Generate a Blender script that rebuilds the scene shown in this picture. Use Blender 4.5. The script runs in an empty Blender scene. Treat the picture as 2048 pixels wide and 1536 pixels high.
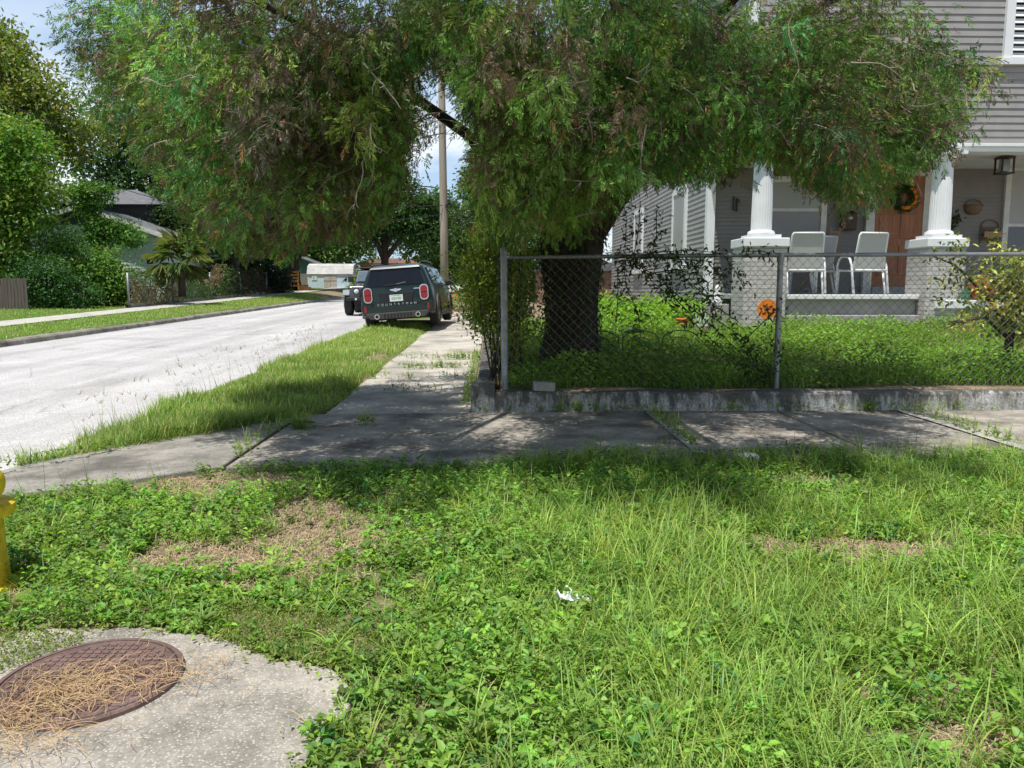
import bpy, bmesh, math, random
import numpy as np
from mathutils import Vector, Matrix, Euler
R = math.radians
rng = np.random.default_rng(7)
random.seed(7)
scene = bpy.context.scene
col = scene.collection
PI = math.pi

# ------------------------------------------------------------------ helpers
def tag(o, label=None, cat=None, group=None, kind=None):
    if label: o['label'] = label
    if cat: o['category'] = cat
    if group: o['group'] = group
    if kind: o['kind'] = kind
    return o

def thing(name, label, cat, loc=(0, 0, 0), rot=(0, 0, 0), group=None, scale=None):
    o = bpy.data.objects.new(name, None); col.objects.link(o)
    o.location = loc; o.rotation_euler = rot; o.empty_display_size = .1
    if scale: o.scale = (scale,) * 3
    return tag(o, label, cat, group)

def copy_thing(o, parent=None):
    c = o.copy(); col.objects.link(c)
    if parent: c.parent = parent
    for ch in list(o.children): copy_thing(ch, c)
    return c

class MB:
    def __init__(s): s.v = []; s.f = []
    def add(s, vs, fs):
        n = len(s.v); s.v += [tuple(map(float, p)) for p in vs]; s.f += [tuple(i + n for i in f) for f in fs]; return s
    def bx(s, x0, x1, y0, y1, z0, z1):
        return s.add([(x0,y0,z0),(x1,y0,z0),(x1,y1,z0),(x0,y1,z0),(x0,y0,z1),(x1,y0,z1),(x1,y1,z1),(x0,y1,z1)],
                     [(0,3,2,1),(4,5,6,7),(0,1,5,4),(1,2,6,5),(2,3,7,6),(3,0,4,7)])
    def box(s, c, d, rot=(0,0,0)):
        m = Euler(rot).to_matrix(); vs = []
        for sx, sy, sz in ((-1,-1,-1),(1,-1,-1),(1,1,-1),(-1,1,-1),(-1,-1,1),(1,-1,1),(1,1,1),(-1,1,1)):
            p = m @ Vector((sx*d[0]/2, sy*d[1]/2, sz*d[2]/2)); vs.append((p.x+c[0], p.y+c[1], p.z+c[2]))
        return s.add(vs, [(0,3,2,1),(4,5,6,7),(0,1,5,4),(1,2,6,5),(2,3,7,6),(3,0,4,7)])
    def tube(s, pts, r, n=8, cap=True):
        pts = [Vector(p) for p in pts]; k = len(pts)
        rs = [r]*k if isinstance(r, (int, float)) else list(r)
        prev = None; vs = []; fs = []
        for i, p in enumerate(pts):
            d = (pts[min(i+1, k-1)] - pts[max(i-1, 0)])
            d = d.normalized() if d.length > 1e-9 else Vector((0,0,1))
            if prev is None:
                a = d.cross(Vector((0,0,1)));
                if a.length < .1: a = d.cross(Vector((1,0,0)))
            else: a = prev - d * prev.dot(d)
            a.normalize(); prev = a; b = d.cross(a)
            for j in range(n):
                t = 2*PI*j/n; q = p + (a*math.cos(t) + b*math.sin(t))*rs[i]; vs.append(q)
        for i in range(k-1):
            for j in range(n):
                fs.append((i*n+j, i*n+(j+1)%n, (i+1)*n+(j+1)%n, (i+1)*n+j))
        if cap: fs.append(tuple(range(n-1,-1,-1))); fs.append(tuple((k-1)*n+j for j in range(n)))
        return s.add(vs, fs)
    def lathe(s, prof, n=24, c=(0,0,0), axis='z', cap=True, rfun=None):
        vs = []; fs = []; k = len(prof)
        for r, h in prof:
            for j in range(n):
                t = 2*PI*j/n; rr = r*(rfun(j) if rfun else 1)
                p = (rr*math.cos(t), rr*math.sin(t), h)
                if axis == 'x': p = (p[2], p[0], p[1])
                if axis == 'y': p = (p[0], p[2], -p[1])
                vs.append((p[0]+c[0], p[1]+c[1], p[2]+c[2]))
        for i in range(k-1):
            for j in range(n): fs.append((i*n+j, i*n+(j+1)%n, (i+1)*n+(j+1)%n, (i+1)*n+j))
        if cap: fs.append(tuple(range(n-1,-1,-1))); fs.append(tuple((k-1)*n+j for j in range(n)))
        return s.add(vs, fs)
    def prism(s, poly, h0, h1, axis='z'):
        n = len(poly)
        def P(a, b, h): return {'z': (a,b,h), 'y': (a,h,b), 'x': (h,a,b)}[axis]
        vs = [P(a,b,h0) for a,b in poly] + [P(a,b,h1) for a,b in poly]
        fs = [tuple(range(n-1,-1,-1)), tuple(range(n,2*n))] + [(i,(i+1)%n,n+(i+1)%n,n+i) for i in range(n)]
        return s.add(vs, fs)
    def build(s, name, mat, parent=None, smooth=False, bevel=0, split=None, fixn=True):
        me = bpy.data.meshes.new(name); me.from_pydata(s.v, [], s.f)
        if fixn:
            bm = bmesh.new(); bm.from_mesh(me); bmesh.ops.recalc_face_normals(bm, faces=bm.faces); bm.to_mesh(me); bm.free()
        if smooth: me.polygons.foreach_set('use_smooth', [True]*len(me.polygons))
        me.materials.append(mat); me.update()
        o = bpy.data.objects.new(name, me); col.objects.link(o)
        if parent: o.parent = parent
        if bevel:
            b = o.modifiers.new('bevel', 'BEVEL'); b.width = bevel; b.segments = 2; b.limit_method = 'ANGLE'; b.angle_limit = R(40)
        if split:
            e = o.modifiers.new('split', 'EDGE_SPLIT'); e.split_angle = R(split)
        return o

class NB:   # large numpy quad meshes with a colour per vertex
    def __init__(s): s.V = []; s.Q = []; s.C = []; s.n = 0
    def add(s, V, Q, C):
        V = np.asarray(V, float).reshape(-1, 3)
        s.V.append(V); s.Q.append(np.asarray(Q, np.int64).reshape(-1, 4) + s.n); s.C.append(np.asarray(C, float).reshape(-1, 3)); s.n += len(V)
    def build(s, name, mat, parent=None, smooth=False):
        V = np.concatenate(s.V); Q = np.concatenate(s.Q); C = np.concatenate(s.C)
        me = bpy.data.meshes.new(name)
        me.vertices.add(len(V)); me.vertices.foreach_set('co', V.astype(np.float32).ravel())
        me.loops.add(Q.size); me.loops.foreach_set('vertex_index', Q.astype(np.int32).ravel())
        me.polygons.add(len(Q)); me.polygons.foreach_set('loop_start', (np.arange(len(Q))*4).astype(np.int32))
        a = me.attributes.new('Col', 'FLOAT_COLOR', 'POINT')
        a.data.foreach_set('color', np.concatenate([C, np.ones((len(C),1))], 1).astype(np.float32).ravel())
        if smooth: me.polygons.foreach_set('use_smooth', np.ones(len(Q), bool))
        me.update(calc_edges=True); me.materials.append(mat)
        o = bpy.data.objects.new(name, me); col.objects.link(o)
        if parent: o.parent = parent
        return o

def nrm(a): return a/np.maximum(np.linalg.norm(a, axis=-1, keepdims=True), 1e-9)
def blades(nb, P, az, L, W, lean, curl, C, seg=4):
    N = len(P); t = np.linspace(0, 1, seg+1)
    th = lean[:,None] + curl[:,None]*t[None]
    st = L[:,None]/seg
    hx = np.concatenate([np.zeros((N,1)), np.cumsum(np.sin(th[:,:-1])*st, 1)], 1)
    hz = np.concatenate([np.zeros((N,1)), np.cumsum(np.cos(th[:,:-1])*st, 1)], 1)
    ca, sa = np.cos(az)[:,None], np.sin(az)[:,None]
    ctr = np.stack([P[:,0,None]+hx*ca, P[:,1,None]+hx*sa, P[:,2,None]+hz], -1)
    w = (W[:,None]*np.clip(1.05-t**2, .12, 1)[None])*.5
    sd = np.stack([-sa*w, ca*w, 0*w], -1)
    V = np.stack([ctr-sd, ctr+sd], 2)
    i = np.arange(N)[:,None]*(seg+1)*2 + np.arange(seg)[None]*2
    Q = np.stack([i, i+1, i+3, i+2], -1)
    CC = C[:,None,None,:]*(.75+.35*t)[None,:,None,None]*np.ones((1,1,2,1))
    nb.add(V, Q, CC)

def leaves(nb, P, D, U, L, W, C, fold=.25):
    """ovate leaves: base P, direction D, up U; two quads folded along the midrib"""
    D = nrm(D); S = nrm(np.cross(D, U)); Nn = np.cross(S, D)
    L = L[:,None]; W = W[:,None]
    pts = [P, P+D*L*.32+S*W*.5+Nn*W*fold, P+D*L*.68+S*W*.38+Nn*W*fold*.7, P+D*L-Nn*L*.12, P+D*L*.32-S*W*.5+Nn*W*fold, P+D*L*.68-S*W*.38+Nn*W*fold*.7]
    V = np.stack(pts, 1); i = np.arange(len(P))[:,None]*6
    Q = np.concatenate([i+np.array([[0,1,2,3]]), i+np.array([[0,3,5,4]])], 0)
    nb.add(V, Q, np.repeat(C, 6, 0))

def diam(nb, P, D, U, L, W, C):
    D = nrm(D); S = nrm(np.cross(D, U)); L = L[:,None]; W = W[:,None]
    V = np.stack([P, P+D*L*.45+S*W*.5, P+D*L, P+D*L*.45-S*W*.5], 1)
    nb.add(V, np.arange(len(P)*4).reshape(-1,4), np.repeat(C, 4, 0))

def rdir(n): return nrm(rng.normal(size=(n,3)))
def vary(base, n, amt=.25, hue=.12):
    c = np.array(base)[None]*(1+rng.uniform(-amt, amt, (n,1)))
    return np.clip(c*(1+rng.uniform(-hue, hue, (n,3))), 0, 1)

_perm = rng.uniform(-1, 1, (64, 64))
def vnoise(x, y, s):
    x = np.asarray(x)/s+100.; y = np.asarray(y)/s+100.
    xi = np.floor(x).astype(int); yi = np.floor(y).astype(int); fx = x-xi; fy = y-yi
    fx = fx*fx*(3-2*fx); fy = fy*fy*(3-2*fy)
    g = lambda a, b: _perm[a % 64, b % 64]
    return (g(xi,yi)*(1-fx)+g(xi+1,yi)*fx)*(1-fy)+(g(xi,yi+1)*(1-fx)+g(xi+1,yi+1)*fx)*fy

# ------------------------------------------------------------------ materials
def nt(name):
    m = bpy.data.materials.new(name); m.use_nodes = True; t = m.node_tree
    return m, t, t.nodes['Principled BSDF']
def noise(t, scale, detail=6, rough=.6, vec=None, kind='ShaderNodeTexNoise'):
    n = t.nodes.new(kind); n.inputs['Scale'].default_value = scale
    if kind == 'ShaderNodeTexNoise': n.inputs['Detail'].default_value = detail; n.inputs['Roughness'].default_value = rough
    if vec: t.links.new(vec, n.inputs['Vector'])
    return n
def ramp(t, fac, stops):
    r = t.nodes.new('ShaderNodeValToRGB'); e = r.color_ramp.elements
    while len(e) < len(stops): e.new(.5)
    for q, (p, c) in zip(e, stops): q.position = p; q.color = (*(c if isinstance(c, tuple) else (c,)*3), 1)
    t.links.new(fac, r.inputs[0]); return r.outputs[0]
def mix(t, fac, a, b, mode='MIX'):
    m = t.nodes.new('ShaderNodeMix'); m.data_type = 'RGBA'; m.blend_type = mode
    for sock, v in ((m.inputs[0], fac), (m.inputs[6], a), (m.inputs[7], b)):
        if hasattr(v, 'links'): t.links.new(v, sock)
        elif isinstance(v, (int, float)): sock.default_value = v
        else: sock.default_value = (*v, 1)
    return m.outputs[2]
def pos(t):
    g = t.nodes.new('ShaderNodeNewGeometry'); return g.outputs['Position']
def objco(t):
    g = t.nodes.new('ShaderNodeTexCoord'); return g.outputs['Object']
def bump(t, p, h, strength=.4, dist=.02):
    b = t.nodes.new('ShaderNodeBump'); b.inputs['Strength'].default_value = strength; b.inputs['Distance'].default_value = dist
    t.links.new(h, b.inputs['Height']); t.links.new(b.outputs[0], p.inputs['Normal'])
def simple(name, c, rough=.6, metal=0, var=.18, scale=6, bmp=.0, spec=.5, coat=0):
    m, t, p = nt(name); v = objco(t); n = noise(t, scale, vec=v)
    c2 = tuple(x*(1-var) for x in c); c3 = tuple(min(1, x*(1+var)) for x in c)
    t.links.new(ramp(t, n.outputs[0], [(.3, c2), (.7, c3)]), p.inputs['Base Color'])
    p.inputs['Roughness'].default_value = rough; p.inputs['Metallic'].default_value = metal
    p.inputs['Specular IOR Level'].default_value = spec; p.inputs['Coat Weight'].default_value = coat; p.inputs['Coat Roughness'].default_value = .03
    if bmp: bump(t, p, noise(t, scale*6, vec=v).outputs[0], bmp, .01)
    return m
def foliage(name, rough=.5, trans=.35, spec=.35, gain=1.0):
    m, t, p = nt(name)
    a = t.nodes.new('ShaderNodeAttribute'); a.attribute_name = 'Col'
    c = mix(t, 1.0, a.outputs['Color'], (gain, gain, gain), 'MULTIPLY')
    t.links.new(c, p.inputs['Base Color']); p.inputs['Roughness'].default_value = rough; p.inputs['Specular IOR Level'].default_value = spec
    tr = t.nodes.new('ShaderNodeBsdfTranslucent'); t.links.new(mix(t, 1.0, c, (1.25, 1.2, .6), 'MULTIPLY'), tr.inputs[0])
    mx = t.nodes.new('ShaderNodeMixShader'); mx.inputs[0].default_value = trans
    t.links.new(p.outputs[0], mx.inputs[1]); t.links.new(tr.outputs[0], mx.inputs[2])
    t.links.new(mx.outputs[0], t.nodes['Material Output'].inputs[0])
    return m

M = {}
def ground_mat():
    m, t, p = nt('soil'); v = pos(t)
    a = noise(t, 1.3, vec=v); b = noise(t, 60, 4, .7, vec=v); c = noise(t, 9, 8, .75, vec=v)
    dirt = ramp(t, b.outputs[0], [(.3, (.13,.09,.06)), (.5, (.34,.25,.175)), (.72, (.58,.46,.33))])
    gr = ramp(t, b.outputs[0], [(.3, (.03,.045,.012)), (.7, (.10,.13,.035))])
    f = ramp(t, c.outputs[0], [(.42, 0.), (.6, 1.)])
    t.links.new(mix(t, f, dirt, mix(t, .45, gr, dirt)), p.inputs['Base Color'])
    p.inputs['Roughness'].default_value = .95; p.inputs['Specular IOR Level'].default_value = .15
    bump(t, p, b.outputs[0], .8, .02); return m
M['soil'] = ground_mat()
def farlawn_mat():
    m, t, p = nt('lawn_soil'); v = pos(t)
    b = noise(t, 14, 6, .75, vec=v); a = noise(t, .5, 5, .6, vec=v)
    t.links.new(mix(t, ramp(t, a.outputs[0], [(.45, 0.), (.7, .7)]), ramp(t, b.outputs[0], [(.3, (.05,.10,.018)), (.7, (.13,.22,.045))]), (.26,.22,.12)), p.inputs['Base Color'])
    p.inputs['Roughness'].default_value = .95; p.inputs['Specular IOR Level'].default_value = .1
    bump(t, p, b.outputs[0], .8, .03); return m
M['lawn'] = farlawn_mat()
def road_mat():
    m, t, p = nt('old_asphalt'); v = pos(t)
    vo = noise(t, 130, vec=v, kind='ShaderNodeTexVoronoi'); a = noise(t, .6, 7, .65, vec=v); b = noise(t, 220, 2, vec=v)
    base = ramp(t, a.outputs[0], [(.3, (.50,.49,.478)), (.7, (.63,.617,.603))])
    sp = ramp(t, vo.outputs['Color'], [(.2, .62), (.75, 1.18)])
    cr = noise(t, .9, vec=mix(t, .18, v, noise(t, 2.5, 4, vec=v).outputs['Color']), kind='ShaderNodeTexVoronoi'); cr.feature = 'DISTANCE_TO_EDGE'
    ck = ramp(t, cr.outputs['Distance'], [(.0, .72), (.012, 1.)])
    mw = t.nodes.new('ShaderNodeMapping'); mw.inputs['Scale'].default_value = (1.0, .045, 1.0); t.links.new(v, mw.inputs[0])
    ck = mix(t, 1, ck, ramp(t, noise(t, 1.3, 5, .6, vec=mw.outputs[0]).outputs[0], [(.35, .80), (.6, 1.04)]), 'MULTIPLY')
    ck = mix(t, 1, ck, ramp(t, noise(t, .8, 3, .5, vec=v).outputs[0], [(.62, 1.), (.66, .86)]), 'MULTIPLY')
    c = mix(t, 1, mix(t, 1, base, sp, 'MULTIPLY'), ck, 'MULTIPLY')
    t.links.new(c, p.inputs['Base Color']); p.inputs['Roughness'].default_value = .9; p.inputs['Specular IOR Level'].default_value = .25
    bump(t, p, vo.outputs['Distance'], .5, .006); return m
M['road'] = road_mat()
def concrete(name, lo, hi, stain, stain_amt=.6, agg=0, sscale=1.1):
    m, t, p = nt(name); v = pos(t)
    a = noise(t, 2.4, 8, .7, vec=v); b = noise(t, 45, 5, .7, vec=v); s = noise(t, sscale, 9, .72, vec=v)
    base = ramp(t, a.outputs[0], [(.3, lo), (.7, hi)])
    c = mix(t, ramp(t, s.outputs[0], [(.44, 0.), (.62, stain_amt)]), base, stain)
    c = mix(t, 1, c, ramp(t, b.outputs[0], [(.25, .68), (.75, 1.25)]), 'MULTIPLY')
    h = b.outputs[0]
    if agg:
        vo = noise(t, agg, vec=v, kind='ShaderNodeTexVoronoi')
        pe = ramp(t, vo.outputs['Distance'], [(.15, 1.), (.5, 0.)])
        pick = ramp(t, vo.outputs['Color'], [(.35, 0.), (.62, .75)])
        c = mix(t, mix(t, 1, pe, pick, 'MULTIPLY'), c, (.66,.62,.55))
        h = vo.outputs['Distance']
    t.links.new(c, p.inputs['Base Color']); p.inputs['Roughness'].default_value = .88; p.inputs['Specular IOR Level'].default_value = .25
    bump(t, p, h, .5, .006 if not agg else .004); return m
M['walk'] = concrete('weathered_concrete', (.45,.42,.36), (.62,.58,.50), (.19,.17,.145), .7)
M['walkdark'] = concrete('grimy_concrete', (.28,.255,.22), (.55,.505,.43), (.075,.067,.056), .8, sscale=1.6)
M['leftwalk'] = concrete('pale_concrete', (.46,.45,.40), (.60,.575,.51), (.25,.235,.2), .4)
M['pad'] = concrete('aggregate_concrete', (.30,.275,.235), (.48,.445,.38), (.17,.155,.13), .75, agg=105, sscale=3.0)
M['kerb'] = concrete('kerb_concrete', (.22,.205,.17), (.36,.34,.29), (.09,.085,.06), .8, sscale=1.8)
def wall_mat():
    m, t, p = nt('stained_wall'); v = pos(t)
    mp = t.nodes.new('ShaderNodeMapping'); mp.inputs['Scale'].default_value = (3.2, 3.2, .9); t.links.new(v, mp.inputs[0])
    a = noise(t, 2.2, 9, .75, vec=mp.outputs[0]); b = noise(t, 40, 6, .7, vec=v); c = noise(t, 5, 7, .7, vec=v)
    base = ramp(t, c.outputs[0], [(.35, (.40,.39,.36)), (.65, (.70,.70,.67))])
    sp_ = t.nodes.new('ShaderNodeSeparateXYZ'); t.links.new(v, sp_.inputs[0])
    ad = t.nodes.new('ShaderNodeMath'); ad.operation = 'MULTIPLY_ADD'; ad.inputs[1].default_value = -.85; t.links.new(sp_.outputs[2], ad.inputs[0]); t.links.new(a.outputs[0], ad.inputs[2])
    k = mix(t, ramp(t, ad.outputs[0], [(.33, .93), (.49, .06)]), base, (.075,.07,.06))
    k = mix(t, 1, k, ramp(t, b.outputs[0], [(.3, .6), (.7, 1.25)]), 'MULTIPLY')
    t.links.new(k, p.inputs['Base Color']); p.inputs['Roughness'].default_value = .92; bump(t, p, b.outputs[0], .6, .01); return m
M['rwall'] = wall_mat()
M['white'] = simple('white_paint', (.78,.80,.80), .45, var=.06, scale=3, bmp=.08)
M['oldwhite'] = simple('aged_white_paint', (.62,.62,.58), .55, var=.14, scale=5, bmp=.1)
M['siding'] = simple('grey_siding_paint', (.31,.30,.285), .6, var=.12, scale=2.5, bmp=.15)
M['sidedark'] = simple('shaded_siding_paint', (.20,.19,.178), .6, var=.1, scale=2.5, bmp=.12)  # darker copy of the grey siding; porch shade is put into its colour
M['porchgrey'] = simple('grey_masonry_paint', (.36,.35,.335), .8, var=.15, scale=4, bmp=.3)
M['floor'] = simple('porch_floor_paint', (.42,.43,.43), .6, var=.15, scale=5, bmp=.1)
def brick_paint():
    m, t, p = nt('painted_brick'); v = objco(t)
    mp = t.nodes.new('ShaderNodeMapping'); mp.inputs['Rotation'].default_value = (R(90), 0, 0); t.links.new(v, mp.inputs[0])
    b = t.nodes.new('ShaderNodeTexBrick'); t.links.new(mp.outputs[0], b.inputs['Vector'])
    b.inputs['Scale'].default_value = 1; b.inputs['Brick Width'].default_value = .24; b.inputs['Row Height'].default_value = .072; b.inputs['Mortar Size'].default_value = .007
    b.inputs['Color1'].default_value = (.60,.58,.55,1); b.inputs['Color2'].default_value = (.52,.50,.475,1); b.inputs['Mortar'].default_value = (.33,.315,.30,1)
    n = noise(t, 25, vec=v)
    t.links.new(mix(t, 1, b.outputs[0], ramp(t, n.outputs[0], [(.3,.82),(.7,1.1)]), 'MULTIPLY'), p.inputs['Base Color']); p.inputs['Roughness'].default_value = .75
    inv = t.nodes.new('ShaderNodeMath'); inv.operation = 'SUBTRACT'; inv.inputs[0].default_value = 1; t.links.new(b.outputs['Fac'], inv.inputs[1])
    bump(t, p, inv.outputs[0], .7, .02); return m
M['brick'] = brick_paint()
M['glass'] = simple('window_glass', (.045,.055,.06), .06, var=.2, scale=1.5, spec=.8)
M['blind'] = simple('window_blind', (.36,.37,.355), .5, var=.06, scale=2)
def wood(name, c, dark, scale=(14, 14, 1.2), rough=.45):
    m, t, p = nt(name); v = objco(t)
    mp = t.nodes.new('ShaderNodeMapping'); mp.inputs['Scale'].default_value = scale; t.links.new(v, mp.inputs[0])
    a = noise(t, 2.5, 8, .65, vec=mp.outputs[0])
    t.links.new(ramp(t, a.outputs[0], [(.3, dark), (.68, c)]), p.inputs['Base Color']); p.inputs['Roughness'].default_value = rough
    bump(t, p, a.outputs[0], .2, .005); return m
M['door'] = wood('varnished_door_wood', (.42,.155,.048), (.19,.06,.02))
M['deck'] = wood('stained_deck_wood', (.55,.26,.075), (.33,.13,.035))
M['planks'] = wood('weathered_planks', (.15,.125,.105), (.07,.055,.045), (9,9,.8), .9)
M['greyplank'] = wood('grey_planks', (.30,.27,.24), (.16,.14,.12), (9,9,.8), .9)
M['pole'] = wood('pole_wood', (.42,.37,.29), (.21,.175,.13), (9,9,.5), .9)
M['rattan'] = wood('rattan', (.24,.16,.085), (.09,.055,.03), (30,30,30), .7)
M['bamboo'] = wood('bamboo_stick', (.40,.25,.12), (.22,.13,.06), (20,20,3), .5)
M['bark'] = wood('dark_bark', (.075,.055,.040), (.016,.012,.009), (8,8,1.5), .95)
M['twig'] = simple('grey_twig', (.30,.25,.21), .85, var=.35, scale=5)
M['galv'] = simple('galvanised_steel', (.26,.275,.285), .5, metal=.55, var=.25, scale=9, bmp=.1)
M['wire'] = simple('wire_steel', (.13,.135,.14), .5, metal=.4, var=.3, scale=20)
M['cable'] = simple('black_cable', (.025,.025,.028), .7)
M['yellow'] = simple('hydrant_yellow_paint', (.80,.58,.012), .4, var=.14, scale=14, bmp=.2, spec=.5)
M['yellowold'] = simple('faded_yellow_paint', (.72,.52,.02), .6, var=.3, scale=18, bmp=.3)
def rust_mat():
    m, t, p = nt('rusty_iron'); v = objco(t)
    a = noise(t, 7, 8, .7, vec=v); b = noise(t, 60, 4, .7, vec=v)
    t.links.new(mix(t, 1, ramp(t, a.outputs[0], [(.3, (.12,.075,.062)), (.7, (.25,.165,.14))]), ramp(t, b.outputs[0], [(.3,.75),(.7,1.2)]), 'MULTIPLY'), p.inputs['Base Color'])
    p.inputs['Roughness'].default_value = .75; p.inputs['Metallic'].default_value = .15
    ck = noise(t, 70, vec=v, kind='ShaderNodeTexChecker') if False else t.nodes.new('ShaderNodeTexChecker')
    ck.inputs['Scale'].default_value = 55; t.links.new(v, ck.inputs['Vector'])
    bump(t, p, ck.outputs[1], .9, .008); return m
M['rust'] = rust_mat()
M['sling'] = simple('sling_fabric', (.50,.49,.47), .8, var=.06, scale=40)
M['terracotta'] = simple('orange_pot', (.62,.16,.035), .6, var=.12, scale=5)
M['teal'] = simple('teal_glaze', (.05,.36,.42), .3, var=.15, scale=5)
M['orange'] = simple('orange_sign_paint', (.85,.24,.02), .5, var=.12, scale=12)
M['black'] = simple('black_plastic', (.014,.014,.016), .5)
M['blackgloss'] = simple('black_gloss', (.01,.01,.012), .15)
M['chrome'] = simple('chrome', (.75,.75,.76), .12, metal=1, var=.05)
M['bronze'] = simple('dark_bronze', (.055,.035,.025), .45, metal=.4)
M['cargreen'] = simple('green_car_paint', (.007,.020,.017), .3, var=.06, scale=2, spec=.35, coat=.35)
M['jeep'] = simple('graphite_car_paint', (.05,.055,.058), .25, var=.1, scale=2, coat=.8)
M['clad'] = simple('grey_cladding', (.055,.05,.047), .6)
M['cartint'] = simple('tinted_glass', (.008,.010,.013), .04, spec=.5, coat=0)
M['tyre'] = simple('tyre_rubber', (.022,.022,.023), .85, bmp=.2, scale=20)
M['redlamp'] = simple('red_lens', (.30,.006,.010), .15, coat=.4)
M['alloy'] = simple('alloy_rim', (.32,.31,.30), .35, metal=.8)
M['plate'] = simple('white_plate', (.75,.78,.74), .4, var=.05)
M['plategreen'] = simple('plate_green', (.32,.52,.38), .4)
M['fender'] = simple('pale_blue_fender', (.15,.20,.22), .5)
M['lens'] = simple('headlight_glass', (.7,.72,.74), .08, coat=1)
M['shed'] = simple('pale_blue_shed_paint', (.58,.71,.80), .7, var=.1, scale=1.5)
M['shedside'] = simple('blue_grey_shed_paint', (.36,.45,.52), .7, var=.1, scale=2)
M['shedroof'] = simple('weathered_metal_roof', (.52,.51,.50), .7, var=.25, scale=1.3)
M['sheddoor'] = simple('bare_shed_board', (.47,.43,.38), .8, var=.3, scale=5)
M['mint'] = simple('mint_siding_paint', (.46,.56,.50), .7, var=.08, scale=1.5)
M['shingle'] = simple('grey_shingle', (.15,.155,.165), .85, var=.3, scale=4, bmp=.4)
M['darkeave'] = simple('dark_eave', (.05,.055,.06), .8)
M['tealwall'] = simple('teal_siding_paint', (.07,.17,.17), .7)
M['peach'] = simple('peach_stucco', (.62,.33,.20), .8, var=.08, scale=.8)
M['brown'] = simple('brown_wall', (.30,.19,.14), .8, var=.15)
M['paper'] = simple('crumpled_paper', (.80,.80,.80), .8, var=.05)
M['stone'] = simple('grey_stone', (.30,.29,.26), .9, var=.25, scale=9, bmp=.5)
M['cedar'] = foliage('cedar_foliage', .55, .22, .3, 1.85)
M['weed'] = foliage('weed_foliage', .5, .40, .35, 1.95)
M['leaf'] = foliage('leaf_foliage', .45, .38, .4, 1.55)
M['grass'] = foliage('grass_blades', .45, .4, .4, 2.0)
M['straw'] = foliage('dry_straw', .7, .15, .2)

# ------------------------------------------------------------------ terrain
def sstep(a): a = np.clip(a, 0, 1); return a*a*(3-2*a)
def zr(y): y = np.asarray(y, float); return .015*(np.maximum(y-8, 0) - 1.0*(1-np.exp(-np.maximum(y-8, 0)/1.0)))
def zyard(x, y): return .24 + .38*sstep((y-8.2)/4.3) + .02*vnoise(x, y, .7) + .004*np.maximum(y-13, 0)
def zg(x, y):
    x = np.asarray(x, float); y = np.asarray(y, float); b = zr(y)
    left = b + .12 + .012*np.clip(-10.2-x, 0, 12) + .007*np.maximum(y-20, 0)*sstep((-10.2-x)/1.5)
    verge = b - .03 + (.07*sstep((x+3.6)/.4)*sstep((-1.7-x)/.3) + .03 + .02*vnoise(x, y, .5))*sstep((y-7.3)/1.2)
    fg = -.005 + .03*vnoise(x, y, .8)*sstep((5.4-y)/.8)*sstep((y-2.9)/.6)
    r = np.where(x < -10.2, left, np.where(x < -3.5, b-.03, np.where((x > .08) & (y > 8.0), zyard(x, np.minimum(y, 60)), np.where(y > 5.6, verge, fg))))
    r = np.where((y > 40) & (x > -3.5), np.maximum(r, b+.1), r)
    return r
def sheet(name, xs, ys, zf, mat, dz=0, mask=None):
    X, Y = np.meshgrid(xs, ys); Z = zf(X, Y)+dz
    nx, ny = len(xs), len(ys); i = np.arange(ny-1)[:,None]*nx+np.arange(nx-1)[None]
    Q = np.stack([i, i+1, i+nx+1, i+nx], -1).reshape(-1,4)
    nb = NB(); nb.add(np.stack([X,Y,Z],-1), Q, np.full((X.size,3), .5))
    return nb.build(name, mat, smooth=True)
seg = lambda *a: np.unique(np.round(np.concatenate(a), 4))
xs = seg(np.linspace(-250,-40,15), np.linspace(-40,-10.25,40), [-10.201,-10.199], np.linspace(-10.1,-3.6,8), [-3.501,-3.499], np.linspace(-3.4,.06,34), [.079,.081], np.linspace(.2,9,40), np.linspace(10,40,12), np.linspace(50,250,12))
ys = seg(np.linspace(-60,-2,8), np.linspace(-1,7.9,60), [7.999,8.001], np.linspace(8.2,14,30), np.linspace(15,60,46), np.linspace(65,400,20))
tag(sheet('ground', xs, ys, zg, M['soil']), 'bare sandy soil under the weeds and grass', kind='structure')
# a grass-green soil sheet for the far left lawn, 4 mm above the ground
lx = seg(np.linspace(-120,-10.25,60)); ly = seg(np.linspace(4,90,90), np.linspace(100,380,12))
tag(sheet('lawn', lx, ly, zg, M['lawn'], .006), 'mown lawn beyond the far kerb', kind='structure')
vx = np.linspace(-3.48,-1.72,8); vy = np.linspace(17,160,120)
tag(sheet('verge', vx, vy, zg, M['lawn'], .006), 'grass verge beside the street far ahead', kind='structure')
rx = np.linspace(-10.1,-3.35,10); ry = seg(np.linspace(-40,6,20), np.linspace(6.5,40,60), np.linspace(45,300,30))
tag(sheet('road', rx, ry, lambda x, y: zr(y)+0*x, M['road'], .0), 'pale worn asphalt street', kind='structure')
tag(sheet('cross_street', np.linspace(-120,-10.1,20), np.linspace(-12,2,6), lambda x, y: zr(y)+0*x, M['road'], -.002), 'pale cross street at the corner', kind='structure')
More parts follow.
